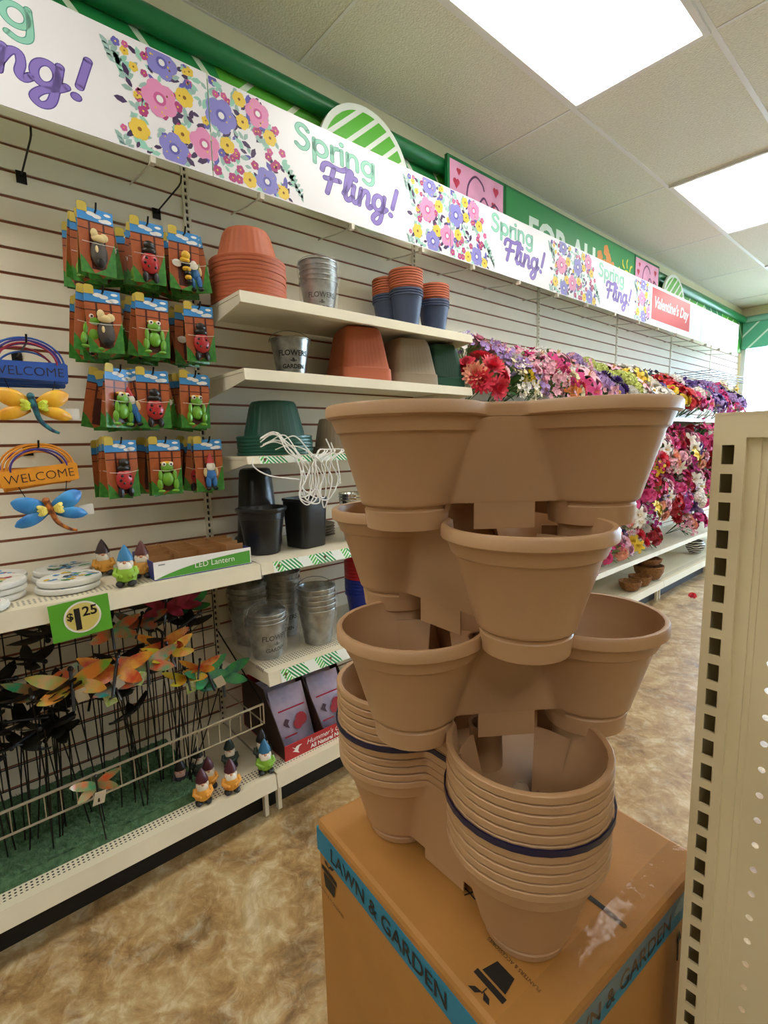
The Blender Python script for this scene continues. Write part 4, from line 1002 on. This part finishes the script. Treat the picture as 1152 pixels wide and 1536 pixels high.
gnome((.30, .50, ZB), rad(-15), '#241a1c', '#2c2b34', 'dark coated gnome with a pink beard behind the turf corner', .105, P('pinkish beard', '#c79f90', .6))
gnome((.27, .575, ZB), rad(-15), '#1d2420', '#39433a', 'dark hatted gnome deep under the wire rail', .105)
# lantern tray
t = thing('lantern_tray', 'green and white LED Lantern display tray with cardboard dividers', 'display tray', (.175, .44, ZM), rad(0))
kraft = P('kraft divider', '#9a6b3a', .75, vary=.06, vscale=20); trayb = P('indigo tray print', '#2d3a86', .5); traygr = P('lantern green print', '#4c9a34', .45)
TX, TY, TH = .24, .325, .058
MB().box(0, TX, 0, TY, 0, .003).box(0, .003, 0, TY, .003, TH).box(.003, TX-.003, 0, .003, .003, TH).box(.003, TX-.003, TY-.003, TY, .003, TH).build('tray', trayb, t, smooth=False)
MB().box(TX-.003, TX, 0, TY, .003, TH).build('front_panel', white, t, smooth=False)
mb = MB(); n = 14
pts = [(.004, .004)]+[(TY-.004, .004), (TY-.004, TH-.010)]+[(TY-.004-(TY-.008)*i/n, TH-.010-.001*i-.030*(i/n)**3) for i in range(1, n+1)]
mb.poly(pts, TX+.0006, 0, FX); mb.build('green_swoosh', traygr, t, smooth=False)
put_text(MB(), 'LED Lantern', .027, TR(TX+.0012, TY*.60, .020) @ FX).build('lettering', white, t, smooth=False)
MB().box(TX+.0004, TX+.0008, .014, .034, .046, .050).build('logo_mark', P('grey print', '#8c939a', .5), t, smooth=False)
for i in range(4): x = .05+i*.045; MB().box(x, x+.0025, .004, TY-.004, .003, .080-.004*i).build('divider', kraft, t, smooth=False)
for i in range(3): y = .08+i*.08; MB().box(.006, TX-.006, y, y+.0025, .003, .078).build('divider', kraft, t, smooth=False)
# price sign hanging on the shelf edge
t = thing('price_sign', 'bright green price card reading one dollar twenty five on the shelf edge', 'price sign', (.463, .225, .962), rot=(rad(3), rad(4), 0))
MB().box(-.001, 0, -.073, .073, -.105, .004).build('card', P('bright green card', '#5fae34', .4), t, smooth=False)
mb = MB(); dot(mb, (.004, -.048), .046, .0006, 0, FX, 36); dot(mb, (.004, -.048), .041, .0009, 1, FX, 36); mb.build('roundel', [white, P('pale gold print', '#dccb72', .5)], t, smooth=False)
lt = MB(); put_text(lt, '$', .030, TR(.0014, -.026, -.050) @ FX, bold=.0008); put_text(lt, '1', .084, TR(.0014, -.0085, -.080) @ FX, bold=.003); put_text(lt, '25', .038, TR(.0014, .023, -.046) @ FX, bold=.0009); lt.build('lettering', ink, t, smooth=False)

# ------------------------------------------------------------------ stake display under that shelf
turf = P('green turf', '#3f6142', .95, col2='#587d58', vscale=60, bump=1.0, bscale=240)
t = thing('turf_slab', 'green artificial turf slab on the base deck holding the stakes', 'turf', (0, YA, ZB))
mb = MB(); G1, G2 = 120, 44; rn = random.Random(4)
top = [[(.01+.40*j/G2, .01+(.975-.01)*i/G1, .034+rn.uniform(-.0035, .0035)) for i in range(G1+1)] for j in range(G2+1)]
mb.rings(top, close=False); mb.box(.01, .41, .01, .975, 0, .031); mb.build('turf_top', turf, t, smooth=False)
rb = MB()
for k in range(4200):
    x, y = rn.uniform(.015, .408), rn.uniform(.015, .97); a = rn.uniform(0, 6.28); l = rn.uniform(.006, .012); dx, dy = cos(a)*.0016, sin(a)*.0016
    rb.add([(x-dx, y-dy, .034), (x+dx, y+dy, .034), (x+rn.uniform(-.006, .006), y+rn.uniform(-.006, .006), .036+l)], [(0, 1, 2)])
bo = rb.build('turf_blades', P('turf blade', '#55795a', .9), t, smooth=False); bo['kind'] = 'stuff'
# black wire grid on the wall
t = thing('wire_grid', 'black wire grid panel on the wall behind the garden stakes', 'wire grid', (.03, YA+.05, .25))
for k in range(24): MB().tube([(0, .05*k, 0), (0, .05*k, .6)], .002, 5).build('wire', wire_b, t)
for k in range(9): MB().tube([(.003, 0, .075*k), (.003, 1.15, .075*k)], .002, 5).build('wire', wire_b, t)
# wire basket rail in front
t = thing('wire_basket', 'long zinc wire basket rail in front of the garden stakes', 'wire basket', (0, YA, 0))
yb = GY0+.01-YA
MB().tube([(.405, 0, .392), (.405, yb-.012, .425)], .0042, 8).build('rail', chrome, t); MB().tube([(.405, 0, .322), (.405, yb-.018, .347)], .0034, 8).build('rail', chrome, t)
for k in range(31):
    y = .02+k*.0395; MB().tube([(.405, y, .322+.025*y/yb), (.405, y, .392+.033*y/yb)], .0016, 5).build('upright', chrome, t)
MB().tube([(.405, yb-.012, .425), (.405, yb-.012, .347), (.20, yb-.012, .345), (.02, yb-.012, .345)], .003, 6).build('end_wire', chrome, t)
MB().tube([(.405, yb-.012, .425), (.02, yb-.012, .60)], .003, 6).build('end_wire', wire_b, t)
# garden stakes
W_rain = [P('rainbow foil', '#d0582a', .3, col2='#2f9a6a', vscale=26), P('green gold foil', '#6aa02f', .3, col2='#d07a2a', vscale=24), P('teal orange foil', '#2f8f86', .3, col2='#c9582a', vscale=26), P('red gold foil', '#b83a24', .3, col2='#d9a030', vscale=26)]
W_blk = [P('black glitter foil', '#100f10', .35), P('dark olive foil', '#1c1d14', .4)]
W_pink = [P('pink foil', '#c0406a', .35, col2='#7a1f34', vscale=30)]; W_orn = [P('orange yellow foil', '#d98a1f', .35, col2='#c9c03a', vscale=30)]; W_grn = [P('leaf green foil', '#2f8a3a', .35, col2='#1f5a4a', vscale=30)]
tagp = [P('lime paper tag', '#8fae3a', .6, col2='#cfd3b0', vscale=80), P('cream paper tag', '#c9bfa6', .7)]
rod_m = wire_b
rs = random.Random(17)
def flat_wing(mb, a, L, wd, lift, sw):
    """thin curved wing plate, both faces"""
    n = 7; up = []; lo = []
    for i in range(n):
        u = i/(n-1); ww = wd*(sin(pi*(u*.8+.14))**.8)*(1 if i < n-1 else .35); x = cos(a)*L*u; y = sin(a)*L*u; z = lift*u*u
        px, py = -sin(a), cos(a); up.append((x+px*ww, y+py*ww, z+.002)); lo.append((x-px*ww*sw, y-py*ww*sw, z-.004))
    mb.rings([up, lo], close=False); mb.rings([[(p[0], p[1], p[2]-.0014) for p in lo], [(p[0], p[1], p[2]-.0014) for p in up]], close=False)
def stake(head, foot, yaw, wm, size, label, tagk=None, pitch=.35):
    t = thing('garden_stake', label, 'garden stake', foot, 0, 'garden stakes')
    h = Vector(head)-Vector(foot)
    MB().tube([(0, 0, 0), tuple(h*.5+Vector((rs.uniform(-.006, .006), rs.uniform(-.006, .006), 0))), tuple(h)], .0022, 5).build('rod', rod_m, t)
    M_ = TR(*h) @ Euler((0, pitch, yaw)).to_matrix().to_4x4()
    for a, L, w_ in ((pi/2+.38, .092, .018), (-pi/2-.38, .092, .018), (pi/2-.42, .074, .018), (-pi/2+.42, .074, .018)):
        wg = MB(); flat_wing(wg, a, L*size, w_*size, .022*size, .8); q = MB(); q.add(wg.v, wg.f, 0, M_); q.build('wing', wm, t)
    b = MB().tube([(.06*size, 0, .002), (0, 0, .006), (-.03*size, 0, .006)], .004*size, 8, M=M_); b.ell((-.035*size, 0, .006), .007*size, 8, 6, 0, M_); b.build('insect_body', W_blk[0], t)
    if tagk is not None:
        q = MB().box(-.0006, .0006, -.016, .016, -.052, -.008); o = q.build('paper_tag', tagp[tagk], t, smooth=False, loc=tuple(h+Vector((.018, rs.uniform(-.03, .03), -.006)))); o.rotation_euler = (rs.uniform(-.6, .6), .2, rs.uniform(-.3, .3))
ZT = ZB+.036
FS = [(.40, .195, .705, .3, W_rain[1], 1.25, 1, 'orange and green foil dragonfly stake with the largest open wings'), (.41, .31, .71, -.5, W_rain[3], 1.25, 1, 'red and green foil dragonfly stake tilted beside the widest one'), (.40, .30, .665, .9, W_rain[2], 1.05, 0, 'teal and orange foil butterfly stake hanging low'),
      (.40, .40, .70, .2, W_rain[0], 1.1, 0, 'rainbow foil butterfly stake above the lime tags'), (.36, .13, .70, .6, W_rain[0], 1.1, 1, 'rainbow foil dragonfly stake next to the black stakes'), (.33, .47, .73, -.2, W_rain[3], 1.0, None, 'red gold foil butterfly stake behind the orange ones'),
      (.38, .475, .71, .7, W_orn[0], 1.0, None, 'orange and yellow flower stake near the wall standard'), (.36, .53, .60, .4, W_orn[0], .9, 0, 'low orange flower stake above the wire rail'), (.30, .33, .80, .4, W_rain[0], 1.0, None, 'copper rainbow stake behind the price card'),
      (.28, .42, .80, -.6, W_rain[2], 1.0, None, 'dark teal foil stake deep under the shelf'), (.26, .55, .83, .3, W_pink[0], 1.1, None, 'pink foil stake rising nearest the shelf underside'), (.30, .50, .84, -.7, W_pink[0], 1.0, None, 'deep pink foil stake next to the pink one'),
      (.24, .47, .86, .2, W_blk[0], 1.1, None, 'black foil stake among the pink ones'), (.22, .60, .80, .8, W_grn[0], 1.0, None, 'dark green leaf stake against the wire grid'), (.36, .60, .585, 1.2, W_grn[0], 1.05, 1, 'green leaf stake leaning out over the wire rail'),
      (.34, .66, .55, .1, W_grn[0], 1.2, None, 'green leaf stake closest to the wrapped buckets'), (.36, .575, .62, -.4, W_rain[3], .8, 0, 'small red foil stake beside the green leaves')]
for x, y, z, yaw, wm, sz, tk, lb in FS:
    stake((x, y, z), (min(x, .37)+rs.uniform(-.05, .0), min(y+rs.uniform(-.06, .08), .52), ZT-.004), yaw*.5-.3, wm, sz, lb, tk, rs.uniform(.5, 1.1))
for k in range(46):
    y = rs.uniform(-.22, .17) if k < 34 else rs.uniform(.15, .6); x = rs.uniform(.12, .38); z = rs.uniform(.52, .82)
    stake((x, y, z), (min(x, .36)+rs.uniform(-.08, .02), y+rs.uniform(-.05, .05), ZT-.004), rs.uniform(0, 6), rs.choice(W_blk), rs.uniform(.9, 1.3), 'black foil insect stake in the dark crowd '+('beside the rainbow ones' if k < 34 else 'behind the rainbow ones'), None, rs.uniform(-.4, .8))
stake((.425, .225, .385), (.425, .235, ZT-.012+.0), 0, W_rain[0], .8, 'rainbow foil stake hooked over the front wire rail', 1, 1.35)

# ------------------------------------------------------------------ silk flowers
def petal(mb, M, L, w, cup, curl, mi=0, n=4, ruff=0., rn=None):
    R_ = []
    for i in range(n+1):
        u = i/n; ww = w*sin(pi*(u*.78+.12))**.8 if i < n else w*.45; z = cup*u*u+curl*u**4
        R_.append([(L*u*(1 if k else .97 if k == 0 else 1), (k)*ww, z+(0 if k == 0 else .12*w)+(rn.uniform(-ruff, ruff) if rn else 0)) for k in (-1, 0, 1)])
    mb.rings(R_, mi, M, close=False)
def RZ(a): return Matrix.Rotation(a, 4, 'Z')
def RY(a): return Matrix.Rotation(a, 4, 'Y')
def peony(seed):
    rn = random.Random(seed); mb = MB()
    for L, n, tilt, w in ((.045, 8, -.05, .020), (.040, 8, -.45, .018), (.033, 7, -.85, .016), (.026, 6, -1.15, .013), (.018, 4, -1.4, .010)):
        a0 = rn.uniform(0, 6)
        for k in range(n): petal(mb, RZ(a0+2*pi*k/n+rn.uniform(-.1, .1)) @ RY(tilt+rn.uniform(-.1, .1)), L, w, .006, -.010, 0, 3, .0035, rn)
    return mb
def dahlia(seed):
    rn = random.Random(seed); mb = MB()
    for L, n, tilt in ((.048, 14, -.08), (.042, 13, -.42), (.035, 11, -.78), (.026, 9, -1.1), (.016, 5, -1.4)):
        a0 = rn.uniform(0, 6)
        for k in range(n): petal(mb, RZ(a0+2*pi*k/n) @ RY(tilt+rn.uniform(-.08, .08)), L, .0075, .008, .0, 0, 3)
    return mb
def daisy(seed):
    rn = random.Random(seed); mb = MB()
    for n, tilt, L in ((13, -.10, .042), (11, -.35, .036)):
        for k in range(n): petal(mb, RZ(2*pi*k/n+tilt) @ RY(tilt), L, .0068, -.002, -.004, 0, 3)
    mb.ell((0, 0, .006), (.010, .010, .006), 10, 6, 1); return mb
def lily(seed):
    rn = random.Random(seed); mb = MB()
    for k in range(6): petal(mb, RZ(2*pi*k/6) @ RY(-.5), .055, .015, .010, -.028, 0, 5)
    for k in range(5): mb.tube([(0, 0, 0), (.008*cos(k*1.26), .008*sin(k*1.26), .032)], .001, 4, 1)
    return mb
def hydrangea(seed):
    rn = random.Random(seed); mb = MB()
    for i in range(30):
        z = 1-1.15*i/29; a = i*2.4; q = sqrt(max(0, 1-z*z)); M = Matrix.Translation((.042*q*cos(a), .042*q*sin(a), .026*z+.008)) @ RZ(a) @ RY(math.acos(max(-1, min(1, z))))
        for k in range(4): petal(mb, M @ RZ(pi/2*k) @ RY(-.15), .014, .0065, .002, 0, 0, 2)
    return mb
def spray(seed):
    rn = random.Random(seed); mb = MB()
    for i in range(16):
        p = Vector((rn.uniform(-.04, .04), rn.uniform(-.04, .04), rn.uniform(-.02, .06))); M = Matrix.Translation(p) @ RZ(rn.uniform(0, 6)) @ RY(rn.uniform(-.6, .6))
        for k in range(5): petal(mb, M @ RZ(2*pi*k/5) @ RY(-.3), .014, .006, .002, 0, 0, 2)
        mb.tube([tuple(p), (p.x*.3, p.y*.3, -.05)], .0008, 3, 1)
    return mb
cen = P('flower centre', '#d6a62e', .6); stemg = P('flower stem green', '#4f7a3a', .6)
pet0 = P('petal white', '#f0ece6', .55)
BL = {'peony': [peony(1), peony(2)], 'dahlia': [dahlia(1), dahlia(2)], 'daisy': [daisy(1)], 'lily': [lily(1)], 'hydrangea': [hydrangea(1)], 'spray': [spray(1), spray(2)]}
BLM = {k: [m.mesh('blossom', [pet0, stemg if k == 'spray' else cen], ang=60) for m in v] for k, v in BL.items()}
PC = {n: P('petal '+n, c, .55, vary=.10, vscale=30) for n, c in {'coral red': '#e03a52', 'hot pink': '#e0448c', 'magenta': '#b9308e', 'pale pink': '#efb4c4', 'peach': '#f0a58a', 'white': '#f2efe8', 'cream': '#f1e6c2', 'yellow': '#ecc832', 'lime': '#cfd873', 'violet': '#5a3a8c', 'lilac': '#b493d0', 'deep red': '#a8182c', 'burgundy': '#6e1730', 'royal blue': '#2f62b8', 'orange': '#e98a3a', 'navy': '#2b2f5e', 'red': '#cc2230'}.items()}
lf_m = [P('silk leaf green', '#3d6b35', .55, vary=.15, vscale=20), P('silk leaf pale', '#7f9a5a', .55, vary=.1, vscale=20)]
def foliage(seed, n=22, r=.12):
    rn = random.Random(seed); mb = MB()
    for k in range(n):
        a = rn.uniform(0, 6.28); t_ = rn.uniform(.2, 1.35); M = Matrix.Translation((0, 0, -.05)) @ RZ(a) @ RY(t_-pi/2) @ Matrix.Translation((rn.uniform(.02, r*.62), 0, 0)) @ Matrix.Rotation(rn.uniform(-.6, .6), 4, 'X')
        petal(mb, M, rn.uniform(.05, .085), rn.uniform(.007, .014), .004, -.012, 0, 3)
    for k in range(9):
        a = rn.uniform(0, 6.28); q = rn.uniform(.02, .07); mb.tube([(0, 0, -.16), (q*.4*cos(a), q*.4*sin(a), -.08), (q*cos(a), q*sin(a), .03)], .0016, 4)
    return mb
FOL = [foliage(s).mesh('foliage', lf_m[s % 2], ang=60) for s in (1, 2, 3)]
rf = random.Random(77); seen = {}
def bouquet(x, y, z, combo, where, size=1., lean=.55, n=8, group='silk flower bunches', big=1.0):
    """a bunch of silk flowers on its stems; local +Z is the way the blossoms face"""
    kinds_ = [c[1] for c in combo]
    cols = []
    for c in combo:
        if c[0] not in cols: cols.append(c[0])
    lb = 'bunch of %s flowers %s' % (' and '.join(cols[:2]), where)
    t = thing('flower_bunch', lb, 'flowers', (x, y, z), 0, group, rot=(rf.uniform(-.18, .18), lean+rf.uniform(-.15, .15), rf.uniform(-.35, .35)))
    t.scale = (size,)*3
    for i in range(n):
        c, k = combo[i % len(combo)]
        if i == 0: th, ph = .05, 0
        else: th, ph = (.75+.35*((i*37) % 10)/10, i*2.4+rf.uniform(-.3, .3))
        R0 = .105
        p = (R0*sin(th)*cos(ph), R0*sin(th)*sin(ph), R0*cos(th)*.8-.02)
        o = inst('blossom', rf.choice(BLM[k]), t, p, (0, 0, 0), rf.uniform(.92, 1.2)*big, PC[c])
        o.rotation_euler = (Matrix.Rotation(ph, 4, 'Z') @ Matrix.Rotation(th*.9, 4, 'Y') @ Matrix.Rotation(rf.uniform(0, 6), 4, 'Z')).to_euler()
    inst('foliage', rf.choice(FOL), t)
    return t
A = lambda *p: list(p)
TOP = [A(('coral red', 'dahlia'), ('coral red', 'dahlia'), ('peach', 'dahlia'), ('coral red', 'peony')), A(('cream', 'spray'), ('white', 'spray'), ('pale pink', 'peony'), ('yellow', 'spray')), A(('pale pink', 'peony'), ('white', 'lily'), ('lilac', 'spray')),
       A(('hot pink', 'spray'), ('white', 'spray'), ('pale pink', 'spray')), A(('cream', 'peony'), ('orange', 'lily'), ('white', 'lily'), ('coral red', 'peony')), A(('pale pink', 'lily'), ('white', 'hydrangea'), ('hot pink', 'lily')), A(('lilac', 'hydrangea'), ('magenta', 'daisy'), ('pale pink', 'spray')),
       A(('violet', 'dahlia'), ('burgundy', 'peony'), ('violet', 'daisy')), A(('lime', 'hydrangea'), ('cream', 'peony'), ('white', 'peony')), A(('pale pink', 'lily'), ('burgundy', 'peony'), ('white', 'spray')), A(('white', 'daisy'), ('yellow', 'daisy'), ('royal blue', 'lily')),
       A(('white', 'peony'), ('white', 'daisy'), ('yellow', 'lily')), A(('white', 'daisy'), ('violet', 'hydrangea'), ('white', 'peony')), A(('red', 'peony'), ('red', 'lily'), ('yellow', 'peony')), A(('red', 'lily'), ('navy', 'spray'), ('red', 'peony')),
       A(('white', 'hydrangea'), ('pale pink', 'peony'), ('hot pink', 'peony')), A(('white', 'peony'), ('navy', 'peony'), ('hot pink', 'lily')), A(('lilac', 'peony'), ('white', 'lily'), ('violet', 'spray')), A(('violet', 'peony'), ('navy', 'dahlia'), ('lilac', 'lily')),
       A(('hot pink', 'peony'), ('violet', 'peony'), ('magenta', 'lily')), A(('lilac', 'hydrangea'), ('violet', 'lily'), ('hot pink', 'spray')), A(('violet', 'lily'), ('navy', 'peony'), ('lilac', 'peony'))]
nt = len(TOP)
for i in range(nt):
    y = 2.16+i*.205
    wh = 'in front on the top shelf'
    bouquet(.335+rf.uniform(-.015, .015), y, 1.71+rf.uniform(-.02, .03), TOP[i], wh, 1.28, .75, 10)
    bouquet(.19, y+.09, 1.83+rf.uniform(-.03, .03), TOP[(i+(1 if i % 3 else 2)) % nt], 'behind on the top shelf', 1.25, .5, 9)
LOWC = [A(('pale pink', 'peony'), ('hot pink', 'peony'), ('white', 'lily')), A(('yellow', 'lily'), ('white', 'spray'), ('magenta', 'spray')), A(('pale pink', 'peony'), ('violet', 'hydrangea'), ('peach', 'peony')), A(('red', 'peony'), ('white', 'peony'), ('deep red', 'peony')),
        A(('hot pink', 'peony'), ('lilac', 'hydrangea'), ('magenta', 'peony')), A(('white', 'hydrangea'), ('lilac', 'lily'), ('violet', 'peony')), A(('hot pink', 'spray'), ('coral red', 'peony'), ('hot pink', 'peony')), A(('coral red', 'dahlia'), ('cream', 'lily'), ('yellow', 'lily')), A(('peach', 'dahlia'), ('coral red', 'dahlia'), ('pale pink', 'spray'))]
q = 0
for j, (z, wd) in enumerate(((.82, 'on the second shelf up'), (1.2, 'on the third shelf up'))):
    for i in range(15):
        y = 3.1+i*.25+(.1 if j else 0)
        bouquet(.33+rf.uniform(-.03, .05), y, z+.14+rf.uniform(-.03, .03), LOWC[(q*2+i*4+j*3) % 9], wd, 1.35, .85, 10); q += 1
        bouquet(.39, y+.12, z-.01, LOWC[(q+5) % 9], 'drooping, '+wd, 1.15, 1.2, 8)
for i, y in enumerate((3.35, 3.6, 3.85, 4.12, 4.45, 5.25, 5.55)):
    bouquet(.33, y, .43+.12, LOWC[(i*5+1) % 9], 'on the lowest shelf', 1.15, .9, 8)
# baskets, zebra pots, dropped blossom
coir = P('coconut fibre', '#7a5230', .95, col2='#9a6c40', vscale=60, bump=1.0, bscale=160)
def coir_basket(loc, r, h, label, rot=(0, 0, 0)):
    m = MB().lathe([(r*.45, 0), (r*.7, h*.12), (r*.95, h*.6), (r, h), (r*.94, h*1.02), (r*.86, h*.6), (r*.6, h*.16)], 28, cap0=True, cap1=True, fn=lambda a, t, z: a*(1+.02*sin(9*t+z*60)))
    ob = tag(m.build('coir_basket', coir), label, 'basket', 'coir baskets'); ob.location = loc; ob.rotation_euler = rot
coir_basket((.39, 3.98, .1765), .085, .075, 'shallow coir basket at the edge of the flower rack base, nearer the pots')
coir_basket((.39, 4.17, .1765), .088, .08, 'shallow open coir basket between two other coir baskets')
coir_basket((.36, 4.42, .1765), .12, .12, 'large rounded coir basket at the bottom of the coir pair')
coir_basket((.36, 4.42, .298), .10, .06, 'rounded coir basket sitting in the larger one')
zeb = bpy.data.materials.new('zebra stripe glaze'); zeb.use_nodes = True
nt_, N_, mt_ = nodes(zeb); tc_ = N_('TexCoord'); wv = N_('TexWave', wave_type='BANDS', bands_direction='Z'); wv.inputs['Scale'].default_value = 14; wv.inputs['Distortion'].default_value = 5; wv.inputs['Detail'].default_value = 1
nt_.links.new(tc_.outputs['Object'], wv.inputs['Vector']); rp_ = N_('ValToRGB'); rp_.color_ramp.interpolation = 'CONSTANT'; rp_.color_ramp.elements[0].color = lin('#1b1a1c'); rp_.color_ramp.elements[1].position = .5; rp_.color_ramp.elements[1].color = lin('#d8d6d2')
nt_.links.new(wv.outputs['Fac'], rp_.inputs['Fac']); nt_.links.new(rp_.outputs['Color'], nt_.nodes['Principled BSDF'].inputs['Base Color'])
zp = MB().lathe([(.04, 0), (.05, .004), (.085, .06), (.09, .10), (.07, .135), (.062, .14), (.055, .13), (.05, .02)], 32, cap0=True, cap1=True).mesh('zebra_pot', zeb)
tag(inst('zebra_pot', zp, None, (.30, 5.75, .1765)), 'black and white zebra striped pot on the flower rack base deck', 'flower pot', 'zebra pots')
tag(inst('zebra_pot', zp, None, (.34, 5.35, .8210)), 'black and white zebra striped pot among the flowers on the second shelf', 'flower pot', 'zebra pots')
o = inst('dropped_blossom', BLM['peony'][0], None, (.62, 4.70, .022), (.5, .3, 0), .75, PC['red']); tag(o, 'small red silk blossom lying on the floor by the flower rack', 'flower')
# wire rack reaching out high at the window end
t = thing('wire_rack', 'dark wire grid rack reaching out above the flowers at the window end', 'wire rack', (.02, 5.7, 2.02))
for k in range(9): MB().tube([(0, .22*k, 0), (.34, .22*k, .0)], .003, 5).build('wire', wire_b, t)
for k in range(5): MB().tube([(.04+.075*k, -.03, .004), (.04+.075*k, 1.8, .004)], .003, 5).build('wire', wire_b, t)
for k in range(2): MB().tube([(.02, .0+1.76*k, -.3), (.02, 1.76*k, .02)], .004, 5).build('post', wire_b, t)

# ------------------------------------------------------------------ pieces that belong to a part hang under that part
SUB = {'price_tab': 'card', 'floral_print': 'board', 'lettering': ('board', 'front_panel', 'card', 'plaque', 'face'), 'label_strip': 'lip', 'logo_mark': ('lip', 'front_panel'), 'green_swoosh': 'front_panel', 'roundel': 'card',
       'bird_print': 'front_panel', 'blue_band': 'body', 'pot_print': 'body', 'pen_cross': 'body', 'marker_stroke': 'body', 'arrow_print': 'body', 'tape': 'body', 'red_panel': 'board', 'drawing': 'face', 'sun_drawing': 'face', 'stripe': 'backing', 'artwork': 'backing', 'painted_design': 'disc', 'inner_petal': 'wing_set'}
stem_name = lambda o: o.name.split('.')[0]
for root in [o for o in COL.objects if o.parent is None and o.type == 'EMPTY']:
    kids = list(root.children); by = {}
    for k_ in kids: by.setdefault(stem_name(k_), k_)
    for k_ in kids:
        tg_ = SUB.get(stem_name(k_))
        for c_ in ((tg_,) if isinstance(tg_, str) else tg_ or ()):
            if c_ in by: k_.parent = by[c_]; break
